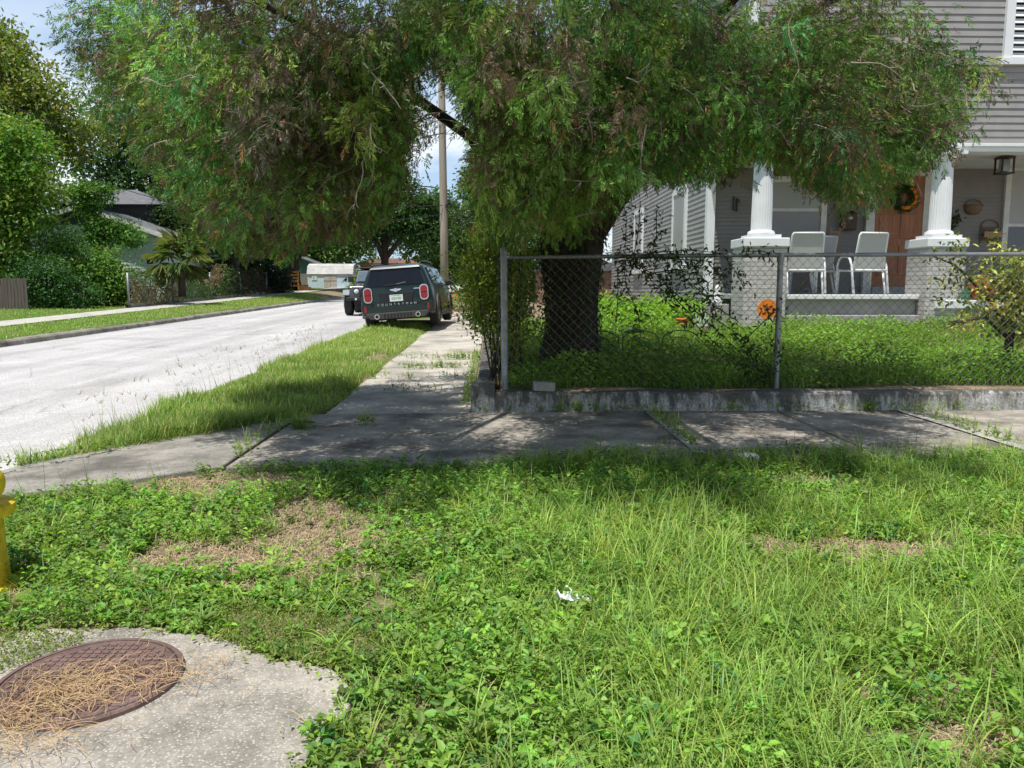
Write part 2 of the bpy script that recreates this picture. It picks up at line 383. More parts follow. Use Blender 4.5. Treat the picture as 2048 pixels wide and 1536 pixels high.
# far kerb: short cast segments
mb = MB(); y = 5.0
while y < 90:
    l = random.uniform(1.1, 1.9)
    z0 = float(zr(y)); z1 = float(zr(y+l)); j = random.uniform(-.02,.02); h = random.uniform(.115,.14)
    prof = [(-10.02+j,-.05),(-10.05+j,h*.75),(-10.10+j,h),(-10.30+j,h+.004),(-10.33+j,-.05)]
    vs = [(a,y+.012,z0+b) for a,b in prof]+[(a,y+l-.012,z1+b) for a,b in prof]
    mb.add(vs, [(0,1,2,3,4),(9,8,7,6,5)]+[(i,(i+1)%5,5+(i+1)%5,5+i) for i in range(5)]); y += l
tag(mb.build('kerb', M['kerb'], bevel=.015), 'cracked concrete kerb on the far side of the street', kind='structure')
# far pavement
tag(sheet('far_pavement', np.linspace(-13.75,-12.55,4), np.linspace(4,95,120), zg, M['leftwalk'], .03), 'pale pavement across the street', kind='structure')

# near pavements: individual cast slabs joined into one walk each
def slab(mb, poly, top, th=.14, tilt=0):
    n = len(poly); cx = sum(p[0] for p in poly)/n; cy = sum(p[1] for p in poly)/n
    tz = [top(x, y)+tilt*(x-cx) for x, y in poly]
    sub = [(x, y, z) for (x, y), z in zip(poly, tz)]; bot = [(x, y, z-th) for (x, y), z in zip(poly, tz)]
    mb.add(sub+bot, [tuple(range(n)), tuple(range(2*n-1,n-1,-1))]+[(i,n+i,n+(i+1)%n,(i+1)%n) for i in range(n)])
mb = MB(); top = lambda x, y: float(zr(y))+.035
g = .012; ye = [7.72, 9.35, 10.6, 11.9, 13.3, 14.6, 16.1, 17.4, 18.8, 20.3, 21.7, 23.2, 24.7, 26.2, 27.8, 29.5, 31]
for a, b in zip(ye[:-1], ye[1:]):
    j = random.uniform(-.02,.02)
    slab(mb, [(-1.72+j,a+g),(-.24,a+g),(-.24,b-g),(-1.72+j,b-g)], lambda x, y: top(x, y)+random.uniform(0,.004), tilt=random.uniform(-.004,.004))
tag(mb.build('side_pavement', M['walk'], bevel=.01), 'long weathered concrete pavement running along the street', kind='structure')
mb = MB()
xe = [-1.92, 1.60, 2.95, 4.22, 5.6, 7.0, 8.4, 10, 11.5, 13]
for k, (a, b) in enumerate(zip(xe[:-1], xe[1:])):
    f0 = 5.75 + .05*a; f1 = 5.75+.05*b
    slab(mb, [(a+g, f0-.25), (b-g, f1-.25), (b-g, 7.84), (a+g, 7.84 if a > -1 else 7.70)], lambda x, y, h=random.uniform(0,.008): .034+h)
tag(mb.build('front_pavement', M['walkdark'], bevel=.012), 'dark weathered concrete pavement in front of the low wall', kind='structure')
mb = MB()
top2 = lambda x, y: .036 - .034*float(np.clip((-2.2-x)/1.3, 0, 1))
slab(mb, [(-1.95,5.45),(-1.95,7.68),(-2.35,7.15),(-2.8,6.72),(-3.2,6.2),(-3.52,5.6),(-3.6,5.1),(-3.3,4.72),(-2.75,4.92),(-2.3,5.2)], top2)
tag(mb.build('kerb_ramp', concrete('ramp_concrete', (.22,.21,.185), (.42,.395,.345), (.10,.092,.08), .75, sscale=1.5), bevel=.01), 'flared concrete ramp down to the street', kind='structure')
# pale cast joints between the slabs
mb = MB()
for x, w in ((1.60,.075),(4.22,.10)):
    mb.add([(x-w+.02,5.75,.052),(x+w*.35,5.75,.052),(x+w*.2,7.82,.052),(x-w*.6,7.82,.052)], [(0,1,2,3)])
tag(mb.build('pavement_joint', concrete('pale_joint', (.40,.39,.36), (.55,.54,.50), (.2,.19,.17), .5, sscale=4)), 'pale mortar strips between the slabs', kind='structure')
# concrete pad round the manhole
mb = MB()
padcorners = [(-2.6,1.0),(-.40,1.0),(-.47,1.6),(-.52,1.98),(-.44,2.26),(-.50,2.46),(-.74,2.56),(-.92,2.69),(-1.15,2.78),(-1.4,2.84),(-1.7,2.80),(-2.0,2.72),(-2.6,2.6)]
padpoly = []
for (a_, b_), (c_, d_) in zip(padcorners, padcorners[1:]+padcorners[:1]):
    m_ = max(1, int(math.hypot(c_-a_, d_-b_)/.035))
    for k in range(m_):
        f_ = k/m_; w_ = .028 if a_ > -2.5 else 0
        padpoly.append((a_+(c_-a_)*f_+random.uniform(-w_,w_*.6), b_+(d_-b_)*f_+random.uniform(-w_,w_*.6)))
slab(mb, padpoly, lambda x, y: .02, th=.1)
tag(mb.build('concrete_pad', M['pad']), 'rough aggregate concrete pad around the manhole', kind='structure')
MH = (-1.325, 2.415)
mc = thing('manhole_cover', 'round rusty iron manhole cover half buried in dry straw', 'manhole cover', (MH[0], MH[1], .02))
mb = MB(); mb.lathe([(.0,.0),(.262,.0),(.262,.016),(.252,.021),(.247,.016),(.0,.016)], 48, cap=False); 
g_ = .0285
for i_ in range(-8,9):
    for j_ in range(-8,9):
        if math.hypot(i_*g_, j_*g_) < .238: mb.bx(i_*g_-.009, i_*g_+.009, j_*g_-.009, j_*g_+.009, .015, .0195)
mb.build('lid', M['rust'], mc)
mb = MB(); mb.lathe([(.288,.0),(.288,.012),(.283,.017),(.268,.017),(.266,.0)], 48, cap=False); mb.build('rim', M['rust'], mc)

# ------------------------------------------------------------------ masks for the weeds
def inpoly(px, py, poly):
    r = np.zeros(len(px), bool); n = len(poly)
    for i in range(n):
        x0,y0 = poly[i]; x1,y1 = poly[(i+1)%n]
        c = ((y0 > py) != (y1 > py)) & (px < (x1-x0)*(py-y0)/(y1-y0+1e-12)+x0); r ^= c
    return r
def ell(x, y, cx, cy, rx, ry, rot=0):
    c, s = math.cos(rot), math.sin(rot); dx, dy = x-cx, y-cy
    return np.sqrt(((dx*c+dy*s)/rx)**2+((-dx*s+dy*c)/ry)**2)
def bare(x, y):   # 1 = bare straw-coloured earth
    n = .35*vnoise(x, y, .28)+.22*vnoise(x, y, .12)
    b = np.zeros(len(x))
    for a in ((-1.02,3.76,.62,.44,.25),(-1.42,3.68,.42,.32,0),(-1.12,4.32,.42,.36,.5),(-1.75,5.00,.80,.30,.1),(-1.15,3.3,.22,.12,.3),(1.85,3.66,.75,.20,.05),(1.30,3.78,.3,.16,0),(2.6,3.9,.7,.2,.2),(1.40,2.05,.16,.08,.2),(.30,5.0,.25,.12,0),(-.2,3.9,.12,.08,0),(2.3,5.0,.7,.18,0),(-2.2,3.1,.25,.16,.3)):
        b = np.maximum(b, np.clip((1.15-ell(x, y, *a)+n)*1.8, 0, 1))
    return b
def fg_edge(x): return 5.62+.05*x + .10*vnoise(x, x*0, .35) - np.clip((-1.5-x), 0, 2)*.50 + np.where(x > .6, .12, 0)
def padmask(x, y): return inpoly(x+.06*vnoise(x,y,.15), y-.03+.05*vnoise(x,y,.2), padpoly)
def in_fg(x, y): return (y < fg_edge(x)) & ~padmask(x, y) & (y > .6) & (x > -3.3-.0*y)
def frustum(x, y, m=.35): return np.abs(x+.02*y) < .68*y+m

# ---- foreground broad-leaved weeds
nb = NB(); N = 20500
y = rng.uniform(1.4, 5.9, N*3); x = -(.70*y+.6)+rng.uniform(0, 1, N*3)*(1.40*y+2.6)
d = .5+.5*vnoise(x, y, .45)
lawnish = np.clip((x+.1)*1.2, 0, 1)*np.clip((3.4-y), 0, 1)         # lower right: mostly long grass
mossy = np.maximum(ell(x, y, -.72, 2.78, .36, .13, -.5), 0) < 1.1
keep = in_fg(x, y) & (rng.uniform(size=len(x)) < (1-.93*bare(x, y))*(.35+.75*d)*(1-.35*lawnish)) & ~(mossy & (rng.uniform(size=len(x)) < .9)) & ~(ell(x, y, -2.0, 2.62, .5, .22) < 1)
x, y = x[keep][:N], y[keep][:N]; n = len(x); z = zg(x, y)
h = rng.uniform(.02,.10,n)*(.6+.8*np.clip(.5+vnoise(x,y,.6),0,1)); k = 9
pc = vary((.105,.188,.036), n, .45, .14); pc *= (1+.30*vnoise(x, y, .5)[:,None])
lt = rng.uniform(size=n) < .16; pc[lt] = vary((.15,.25,.035), lt.sum(), .2, .1)
bl = rng.uniform(size=n) < .06; pc[bl] = vary((.05,.14,.045), bl.sum(), .25)
P = np.repeat(np.stack([x,y,z],1), k, 0); hh = np.repeat(h, k)*np.tile(np.linspace(.35,1,k), n)
az = rng.uniform(0, 2*PI, n*k); P[:,2] += hh; P[:,:2] += rng.normal(0,.012,(n*k,2))
el = rng.uniform(-.15,.75,n*k)
D = np.stack([np.cos(az)*np.cos(el), np.sin(az)*np.cos(el), np.sin(el)],1); U = nrm(np.array([0,0,1.])+rng.normal(0,.35,(n*k,3)))
L = np.repeat(rng.uniform(.015,.040,n)*rng.choice([.75,1,1,1.15],n),k)*rng.uniform(.65,1.2,n*k)
leaves(nb, P, D, U, L, L*rng.uniform(.42,.62,n*k), np.repeat(pc,k,0)*rng.uniform(.8,1.2,(n*k,1)))
tag(nb.build('weed_cover', M['weed']), 'sprawling bright green broad-leaved weeds in the foreground', 'weeds', kind='stuff')
# ---- foreground grass blades in tufts
nb = NB(); T = 5000
y = rng.uniform(1.4, 5.9, T*3); x = -(.70*y+.6)+rng.uniform(0,1,T*3)*(1.40*y+2.6)
right_ = np.clip((x+.35)*1.5, .12, 1); d = np.clip(.45+.9*vnoise(x,y,.7), .12, 1)
keep = in_fg(x, y) & (rng.uniform(size=len(x)) < (1-.88*bare(x,y))*np.maximum(right_*d*(1.2-.1*y), .16))
x, y = x[keep][:T], y[keep][:T]; n = len(x); k = 13
tl = rng.uniform(.07,.27,n)*(.75+.4*np.clip(x+.2,-.3,.7)); tc = vary((.148,.225,.048), n, .34, .12)
yl = rng.uniform(size=n) < .2; tc[yl] = vary((.23,.30,.06), yl.sum(), .2)
P = np.repeat(np.stack([x,y,zg(x,y)-.005],1),k,0)+np.concatenate([rng.normal(0,.022,(n*k,2)), np.zeros((n*k,1))],1)
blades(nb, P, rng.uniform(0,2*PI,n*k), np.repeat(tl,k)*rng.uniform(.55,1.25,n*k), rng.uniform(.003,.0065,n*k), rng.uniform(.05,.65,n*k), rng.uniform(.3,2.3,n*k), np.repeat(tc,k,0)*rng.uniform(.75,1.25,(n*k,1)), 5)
# short tufty filler and dead blades
N2 = 36000; y = rng.uniform(1.4,5.9,N2*2); x = -(.7*y+.6)+rng.uniform(0,1,N2*2)*(1.4*y+2.6)
keep = in_fg(x,y) & (rng.uniform(size=len(x)) < 1-.75*bare(x,y)); x, y = x[keep][:N2], y[keep][:N2]; n = len(x)
c = vary((.10,.19,.03), n, .3); dd = rng.uniform(size=n) < .16+.5*bare(x,y); c[dd] = vary((.34,.27,.14), dd.sum(), .3)
blades(nb, np.stack([x,y,zg(x,y)-.003],1), rng.uniform(0,2*PI,n), rng.uniform(.02,.075,n), rng.uniform(.002,.004,n), rng.uniform(.1,1.2,n), rng.uniform(0,1.2,n), c, 3)
# stray tall seed stalks at the edges
st = np.array([(-2.05,4.85),(-2.2,4.7),(-2.4,4.75),(-2.62,4.7),(-2.5,4.55),(2.05,5.7),(2.3,5.75),(1.75,5.75),(3.2,5.85),(3.5,5.8),(.9,5.6),(-.7,5.3),(2.75,5.8),(4.0,5.9),(-2.75,4.6),(-1.1,5.3)])
st = np.concatenate([st+rng.normal(0,.08,st.shape) for _ in range(5)]); n = len(st)
blades(nb, np.c_[st, np.zeros(n)], rng.uniform(0,2*PI,n), rng.uniform(.2,.42,n), np.full(n,.0032), rng.uniform(.0,.45,n), rng.uniform(.1,.7,n), vary((.12,.16,.05), n), 5)
tag(nb.build('grass', M['grass']), 'long arching grass blades among the foreground weeds', 'grass', kind='stuff')
# ---- moss-like creeping cover at the pad edge
nb = NB(); N = 9000
x = rng.uniform(-2.4,-.2,N*4); y = rng.uniform(2.3,3.1,N*4)
w = (ell(x,y,-.72,2.74,.40,.17,-.5)+.25*vnoise(x,y,.1) < 1.05) | (ell(x,y,-1.95,2.62,.42,.20)+.3*vnoise(x,y,.1) < 1)
x, y = x[w][:N], y[w][:N]; n = len(x); el = rng.uniform(.0,1.2,n); az = rng.uniform(0,2*PI,n)
diam(nb, np.stack([x,y,.022+rng.uniform(0,.018,n)],1), np.stack([np.cos(az)*np.cos(el),np.sin(az)*np.cos(el),np.sin(el)],1), rdir(n)+[0,0,1.5], rng.uniform(.008,.018,n), rng.uniform(.004,.009,n), vary((.11,.15,.03), n, .35, .2))
t_ = rng.integers(0, len(padpoly), 1500); pe = np.array(padpoly)[t_]; pe = pe[(pe[:,0] > -2.3) & (pe[:,1] > 1.5)]; pe = pe+rng.normal(0,.030,pe.shape); n = len(pe); el = rng.uniform(.0,1.0,n); az = rng.uniform(0,2*PI,n)
leaves(nb, np.c_[pe, .022+rng.uniform(0,.012,n)], np.stack([np.cos(az)*np.cos(el),np.sin(az)*np.cos(el),np.sin(el)],1), nrm(np.array([0,0,1.])+rng.normal(0,.4,(n,3))), rng.uniform(.012,.03,n), rng.uniform(.006,.014,n), vary((.15,.21,.05), n, .35, .15))
tag(nb.build('creeping_moss', M['weed']), 'low olive green mossy creeper at the pad edge', 'ground cover', kind='stuff')
# ---- dry straw
def strawset(name, pts, L, label, col_=(.62,.44,.24), z=.045, w=.0022, bend=1.6):
    nb = NB(); n = len(pts); az = rng.uniform(0,2*PI,n)
    s = 5; t = np.linspace(0,1,s+1); Ls = rng.uniform(.35,1,n)*L; cv = rng.normal(0,bend,n)
    ang = az[:,None]+cv[:,None]*t[None]; dx = np.cumsum(np.cos(ang),1)*Ls[:,None]/s; dy = np.cumsum(np.sin(ang),1)*Ls[:,None]/s
    zz = pts[:,2,None]+rng.uniform(0,.012,(n,1))+np.sin(t*PI)[None]*rng.uniform(0,.02,(n,1))
    C = np.stack([pts[:,0,None]+dx, pts[:,1,None]+dy, zz],-1); sd = np.stack([-np.sin(ang),np.cos(ang),0*ang],-1)*w*.5
    up_ = np.zeros_like(C); up_[...,2] = w*.4
    V = np.stack([C-sd, C+sd+up_],2); i = np.arange(n)[:,None]*(s+1)*2+np.arange(s)[None]*2
    nb.add(V, np.stack([i,i+1,i+3,i+2],-1), np.repeat(vary(col_, n, .3, .08),(s+1)*2,0)); return tag(nb.build(name, M['straw']), label, 'straw', kind='stuff')
a = np.c_[rng.normal(-1.33,.10,420), rng.normal(2.33,.06,420)]; a2 = np.c_[rng.normal(-1.40,.08,230), rng.normal(2.20,.06,230)]
a3 = np.c_[rng.normal(-1.42,.12,260), rng.normal(2.03,.05,260)]; a4 = np.c_[rng.normal(-1.05,.09,120), rng.normal(2.42,.06,120)]; a5 = np.c_[rng.uniform(-1.7,-.6,60), rng.uniform(2.0,2.7,60)]
a = np.concatenate([a,a2,a3,a4,a5]); strawset('dry_straw', np.c_[a, np.full(len(a),.040)], .13, 'tangled pale dry straw strewn over the manhole cover', (.52,.37,.20), w=.0014)
bxs = rng.uniform(-2.3,3,90000); bys = rng.uniform(1.8,5.4,90000); k_ = (rng.uniform(size=90000) < bare(bxs,bys)*.95) & in_fg(bxs,bys); bxs, bys = bxs[k_][:9500], bys[k_][:9500]
strawset('dry_thatch', np.c_[bxs,bys,zg(bxs,bys)+.002], .06, 'dry brown thatch lying on the bare earth patches', (.50,.39,.26), w=.0028, bend=.5)

# ---- verge grass between street and pavement
nb = NB()
def vergeR(y): return -1.72-.04 + .07*vnoise(y, y*0+3, .6) - np.where(y < 7.7, (7.7-y)*.85, 0)
def vergeL(y): return -3.52+.10*vnoise(y, y*0+9, .7)
N = 90000; y = 5.65+(rng.uniform(0,1,N)**1.5)*16.5; x = rng.uniform(-3.9,-1.4,N)
keep = (x > vergeL(y)) & (x < vergeR(y)) & ~((ell(x,y,-1.9,13.2,.35,.5) < 1) & (rng.uniform(size=N) < .9)) & ~((np.abs(x+2.1-.03*(y-12)) < .12) & (y > 10.5) & (rng.uniform(size=N) < .55))
x, y = x[keep], y[keep]; n = len(x)
g_ = np.clip(.45+.7*vnoise(x,y,.9)+.35*vnoise(x,y,.3), .08, 1.2)*np.clip((8.2-y)*.25+.75,.75,1.25)
c = vary((.13,.205,.045), n, .34, .12)*(1+.25*vnoise(x,y,.6)[:,None]); far = np.clip((y-11)/4,0,1)[:,None]; c = c*(1-far)+vary((.17,.25,.06), n, .3)*far
dd = rng.uniform(size=n) < .08; c[dd] = vary((.36,.31,.16), dd.sum(), .2)
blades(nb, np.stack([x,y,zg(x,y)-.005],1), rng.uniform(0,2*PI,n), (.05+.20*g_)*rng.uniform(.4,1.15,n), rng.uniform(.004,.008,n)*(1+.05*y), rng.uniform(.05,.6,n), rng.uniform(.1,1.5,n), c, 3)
ys_ = rng.uniform(6.5,15.5,130); sx = vergeL(ys_)+rng.uniform(0,.45,130); n = 130
for k in range(1):
    Lh = rng.uniform(.22,.5,n); blades(nb, np.stack([sx,ys_,zg(sx,ys_)],1), rng.uniform(PI*.6,PI*1.4,n), Lh, np.full(n,.0045), rng.uniform(0,.4,n), rng.uniform(.1,.6,n), vary((.16,.16,.07), n, .2), 4)
    for q in range(4):   # seed head fingers
        P = np.stack([sx-Lh*.35,ys_,zg(sx,ys_)+Lh*.88],1); blades(nb, P, rng.uniform(0,2*PI,n), Lh*.22, np.full(n,.0045), rng.uniform(.5,1.2,n), rng.uniform(0,.4,n), vary((.16,.13,.08), n, .2), 2)
tag(nb.build('verge_grass', M['grass']), 'tall unmown grass on the verge beside the street', 'grass', kind='stuff')
# weeds along slab edges
nb = NB(); e = []
for (x0,y0,x1,y1,m) in ((-1.9,7.6,-2.9,6.6,160),(-.28,7.95,-.3,14,160),(-.2,7.78,5.5,7.78,90),(1.62,6.0,1.62,7.7,60),(4.26,6.1,4.26,7.7,60),(-1.75,8,-1.75,16,120),(-1.94,5.6,-1.94,7.5,45),(-1.7,9.35,-.3,9.35,26),(-1.7,10.6,-.3,10.6,40),(-1.7,13.3,-.3,13.3,45),(-3.5,5.3,-3.0,6.2,40)):
    t = rng.uniform(0,1,m); e.append(np.c_[x0+(x1-x0)*t+rng.normal(0,.035,m), y0+(y1-y0)*t+rng.normal(0,.03,m)])
for cx_, cy_, m in ((.66,7.79,7),(.85,7.79,12),(1.05,7.79,6),(1.3,7.79,5),(2.45,7.79,9),(3.9,7.79,14),(-1.15,11.7,40),(-.75,11.9,50),(-.6,13.1,60),(-1.75,6.9,60),(-1.2,7.1,20)): e.append(np.c_[rng.normal(cx_,.045 if cy_ < 9 else .17,m), rng.normal(cy_,.03,m)])
e = np.concatenate(e); n = len(e); k = 3
P = np.repeat(np.c_[e, zr(e[:,1])+.04],k,0); P[:,2] += rng.uniform(0,.07,n*k); az = rng.uniform(0,2*PI,n*k); el = rng.uniform(-.1,1,n*k)
leaves(nb, P, np.stack([np.cos(az)*np.cos(el),np.sin(az)*np.cos(el),np.sin(el)],1), nrm(np.array([0,0,1.])+rng.normal(0,.3,(n*k,3))), rng.uniform(.02,.05,n*k), rng.uniform(.012,.025,n*k), vary((.11,.19,.04), n*k, .35,.15))
blades(nb, P, az, rng.uniform(.05,.2,n*k), np.full(n*k,.004), rng.uniform(.1,.9,n*k), rng.uniform(.1,1.3,n*k), vary((.17,.22,.06), n*k, .3), 3)
tag(nb.build('pavement_weeds', M['weed']), 'small weeds growing in pavement joints and along the wall', 'weeds', kind='stuff')
# ---- yard ground cover
nb = NB(); N = 74000
y = 8.15+rng.uniform(0,1,N)**1.3*5.2; x = rng.uniform(.15,11.5,N); k_ = frustum(x,y,2.6) & ~((y > 12.5)&(x > 3.95)); x, y = x[k_], y[k_]; n = len(x)
hz = rng.uniform(.02,.20,n)*(.35+1.0*np.clip(.5+.9*vnoise(x,y,.45),0,1))*(1+.5*(y < 8.7)); az = rng.uniform(0,2*PI,n); el = rng.uniform(-.2,.9,n)
leaves(nb, np.stack([x,y,zyard(x,y)+hz],1), np.stack([np.cos(az)*np.cos(el),np.sin(az)*np.cos(el),np.sin(el)],1), nrm(np.array([0,0,1.])+rng.normal(0,.4,(n,3))), rng.uniform(.03,.07,n), rng.uniform(.016,.035,n), vary((.10,.18,.026), n, .45,.15)*(1+.35*vnoise(x,y,.5)[:,None]))
N = 29000; y = 8.15+rng.uniform(0,1,N)**1.3*5.2; x = rng.uniform(.15,11.5,N); k_ = frustum(x,y,2.6) & ~((y > 12.5)&(x > 3.95)); x, y = x[k_], y[k_]; n = len(x)
blades(nb, np.stack([x,y,zyard(x,y)],1), rng.uniform(0,2*PI,n), rng.uniform(.1,.26,n), rng.uniform(.005,.009,n), rng.uniform(.05,.6,n), rng.uniform(.1,1.4,n), vary((.13,.24,.03), n, .3), 3)
# beds at the foot of the side wall
N = 12000; x = rng.uniform(1.5,4.0,N); y = rng.uniform(12.4,19,N); hz = rng.uniform(0,.55,N)*np.clip(.5+vnoise(x,y,.5),.05,1); az = rng.uniform(0,2*PI,N); el = rng.uniform(-.3,.9,N)
leaves(nb, np.stack([x,y,zyard(x,y)+hz],1), np.stack([np.cos(az)*np.cos(el),np.sin(az)*np.cos(el),np.sin(el)],1), nrm(np.array([0,0,1.])+rng.normal(0,.4,(N,3))), rng.uniform(.06,.14,N), rng.uniform(.03,.06,N), vary((.13,.235,.03), N, .35,.15))
tag(nb.build('yard_cover', M['weed']), 'lush leafy ground cover filling the fenced yard', 'ground cover', kind='stuff')
# ---- far lawn blades
nb = NB(); N = 60000; y = 9+rng.uniform(0,1,N)**1.4*40; x = np.where(rng.uniform(size=N) < .55, rng.uniform(-12.5,-10.3,N), rng.uniform(-19,-13.8,N)); k_ = frustum(x,y,3); x, y = x[k_], y[k_]; n = len(x)
c = vary((.14,.235,.045), n, .3); dd = rng.uniform(size=n) < .10; c[dd] = vary((.34,.29,.14), dd.sum(), .2)
blades(nb, np.stack([x,y,zg(x,y)],1), rng.uniform(0,2*PI,n), rng.uniform(.03,.09,n), .006+.0006*y, rng.uniform(.1,.9,n), rng.uniform(0,.8,n), c, 2)
tag(nb.build('far_grass', M['grass']), 'short cut grass on both sides of the far pavement', 'grass', kind='stuff')

# ------------------------------------------------------------------ retaining wall, fence
rw = thing('retaining_wall', 'low black-stained concrete retaining wall with a raised corner block', 'wall', (0,0,0))
mb = MB(); xs_ = np.arange(.02, 11.1, .37)
for i in range(len(xs_)-1):
    pass
n_ = 46; X = np.linspace(.02,11,n_); rows = []
prof = lambda k: [(7.855+.006*math.sin(k*1.7),-.05),(7.85+.008*math.sin(k*2.3),.10),(7.853+.006*math.sin(k*3.1),.205+.006*math.sin(k*.9)),(7.875,.232+.008*math.sin(k*1.3)),(8.05,.238+.008*math.sin(k*1.1)),(8.06,-.05)]
vs = [(X[i],a,b) for i in range(n_) for a,b in prof(i)]; m_ = 6
mb.add(vs, [(i*m_+j,(i+1)*m_+j,(i+1)*m_+j+1,i*m_+j+1) for i in range(n_-1) for j in range(m_-1)]+[tuple(range(m_)), tuple((n_-1)*m_+j for j in range(m_))])
mb.build('front_wall', M['rwall'], rw, smooth=True, split=30)
mb = MB(); mb.bx(-.23,.018,7.83,8.12,-.05,.325); mb.build('corner_block', M['rwall'], rw, bevel=.02)
mb = MB(); Y = np.linspace(8.12,24,40)
vs = [(a,yy,b+float(zr(yy))) for yy in Y for a,b in ((-.19,-.1),(-.185,.21),(-.165,.23),(.02,.235),(.03,-.1))]
mb.add(vs, [(i*5+j,(i+1)*5+j,(i+1)*5+j+1,i*5+j+1) for i in range(39) for j in range(4)]); mb.build('side_wall', M['rwall'], rw)

fe = thing('chain_link_fence', 'grey galvanised chain-link fence standing on the low wall', 'fence', (0,0,0))
FY = 8.10; ZT = 1.64
for x in (.115, 3.02, 5.95, 8.9):
    mb = MB(); r_ = .036 if x < 1 else .031
    mb.tube([(x+.01,FY,.20),(x,FY,ZT+(.045 if x < 1 else -.01))], r_, 12)
    if x < 1: mb.lathe([(.04,0),(.04,.02),(.028,.045),(.0,.055)], 12, (x,FY,ZT+.04))
    else: mb.lathe([(.038,-.04),(.04,0),(.036,.05)], 12, (x,FY,ZT-.02))
    mb.build('post', M['galv'], fe, smooth=True, split=40)
mb = MB(); mb.tube([(.115,FY,ZT-.02),(3.0,FY,ZT+.01),(5.95,FY,ZT+.02),(8.9,FY,ZT+.02)], .0225, 10); mb.build('top_rail', M['galv'], fe, smooth=True, split=40)
def linkmesh(x0, x1, z0, z1, f, s=.05, r=.0021):
    """two families of crossing zigzag wires: diamonds 2s wide"""
    mb = MB()
    for sgn in (1,-1):
        c = -(z1-z0)-.2
        while c < (x1-x0)+(z1-z0)+.2:
            pts = []; nst = 14
            for k in range(nst+1):
                zz = z0+(z1-z0)*k/nst; xx = x0+c+sgn*(zz-(z0+z1)/2)
                if x0-1e-6 <= xx <= x1+1e-6: pts.append(f(xx+random.uniform(-.003,.003), zz, .0018*sgn))
            if len(pts) > 1: mb.tube(pts, r, 3, cap=False)
            c += 2*s
    return mb
linkmesh(.13,8.9,.26,ZT, lambda a,z,o: (a,FY-.026+o+.012*math.sin(a*2.1)*math.sin((z-.26)*2.2),z)).build('link_mesh', M['wire'], fe, fixn=False)
for y in (11.0, 14.0, 17.0, 20.0):
    mb = MB(); zb = float(zr(y)); mb.tube([(.06,y,.2+zb),(.06,y,ZT+zb)], .028, 10); mb.build('post', M['galv'], fe, smooth=True)
mb = MB(); mb.tube([(.1,FY,ZT-.02)]+[(.06,y,ZT-.02+float(zr(y))) for y in (11,14,17,20)], .021, 8); mb.build('side_rail', M['galv'], fe, smooth=True)
linkmesh(8.1,20,.28,ZT, lambda a,z,o: (.06+o,a,z+float(zr(a))), s=.05).build('side_mesh', M['wire'], fe, fixn=False)
mb = MB(); mb.box((.53,7.95,.287),(.22,.13,.095),(0,.05,.1)); tag(mb.build('concrete_chunk', M['stone'], bevel=.012), 'loose grey concrete chunk lying on the low wall below the trunk', 'concrete chunk')

# ------------------------------------------------------------------ cedar
ct = thing('cedar_tree', 'big drooping cedar tree with thick dark trunk behind the fence', 'tree', (0,0,0))
TX, TY = .97, 9.5
mb = MB()
def wob(pts, a=.03): return [tuple(c+random.uniform(-a,a) for c in p) for p in pts]
def trunkring(j): return 1+.12*math.sin(j*1.26)+.09*math.sin(j*2.83+1)
mb.lathe([(.58,.2),(.44,.34),(.35,.5),(.318,.7),(.30,.9),(.31,1.3),(.34,1.6),(.36,1.85),(.33,2.1),(.28,2.5),(.22,3.2),(.17,4.2),(.1,5.2),(.04,6.0)], 20, (TX,TY,0), rfun=trunkring)
mb.build('trunk', M['bark'], ct, smooth=True)
limbs = [([(TX-.1,TY,1.9),(.43,9.2,2.4),(.05,9.0,2.70),(-.30,8.8,3.0),(-.80,8.4,3.28),(-1.5,7.6,3.6),(-2.3,6.5,3.8)], .10),
 ([(TX-.05,TY,2.0),(.55,9.3,2.75),(.2,9.1,3.05),(-.1,9.0,3.35),(-.4,8.8,3.75)], .08),
 ([(TX+.15,TY,1.7),(1.32,9.45,2.0),(1.72,9.3,2.63),(2.3,8.8,3.5),(3.0,8.2,4.0),(3.7,7.5,4.2)], .11),
 ([(TX,TY,2.2),(1.05,8.3,3.1),(1.1,6.6,3.9),(1.1,4.8,4.2)], .10),
 ([(TX,TY,2.4),(.4,8.2,3.4),(-.5,6.7,4.1),(-1.1,5.0,4.2)], .09),
 ([(TX,TY,2.4),(1.7,8.3,3.4),(2.3,6.9,4.0),(2.7,5.4,4.2)], .09),
 ([(TX,TY,2.6),(1.2,10.0,3.6),(1.4,10.4,4.3)], .09), ([(TX,TY,2.6),(.2,9.8,3.8),(-.8,9.6,4.4)], .08)]
for pts, r_ in limbs:
    k = len(pts); mbl = MB(); mbl.tube(wob(pts,.02), [r_*(1-.75*i/(k-1)) for i in range(k)], 9); mbl.build('limb', M['bark'], ct, smooth=True)
lowx = np.array([-4.6,-3.8,-3.5,-3.2,-2.9,-2.5,-2.1,-1.6,-1.2,-.98,-.90,-.62,-.45,-.24,-.14,.0,.5,.95,1.2,1.41,1.87,2.15,2.35,2.6,2.9,3.2,3.5,3.8,4.2,4.6,5.2])
lowz = np.array([4.6,3.6,2.9,2.45,2.0,1.72,1.60,1.74,1.88,1.95,3.0,3.35,3.15,2.9,2.0,1.80,1.80,1.86,2.18,2.36,2.28,2.42,2.60,2.42,2.30,2.10,2.12,2.28,2.65,3.1,4.4])
CX, CY, CR, CS = .55, 6.8, 3.9, 4.0      # crown leans out over the pavement, towards the street corner
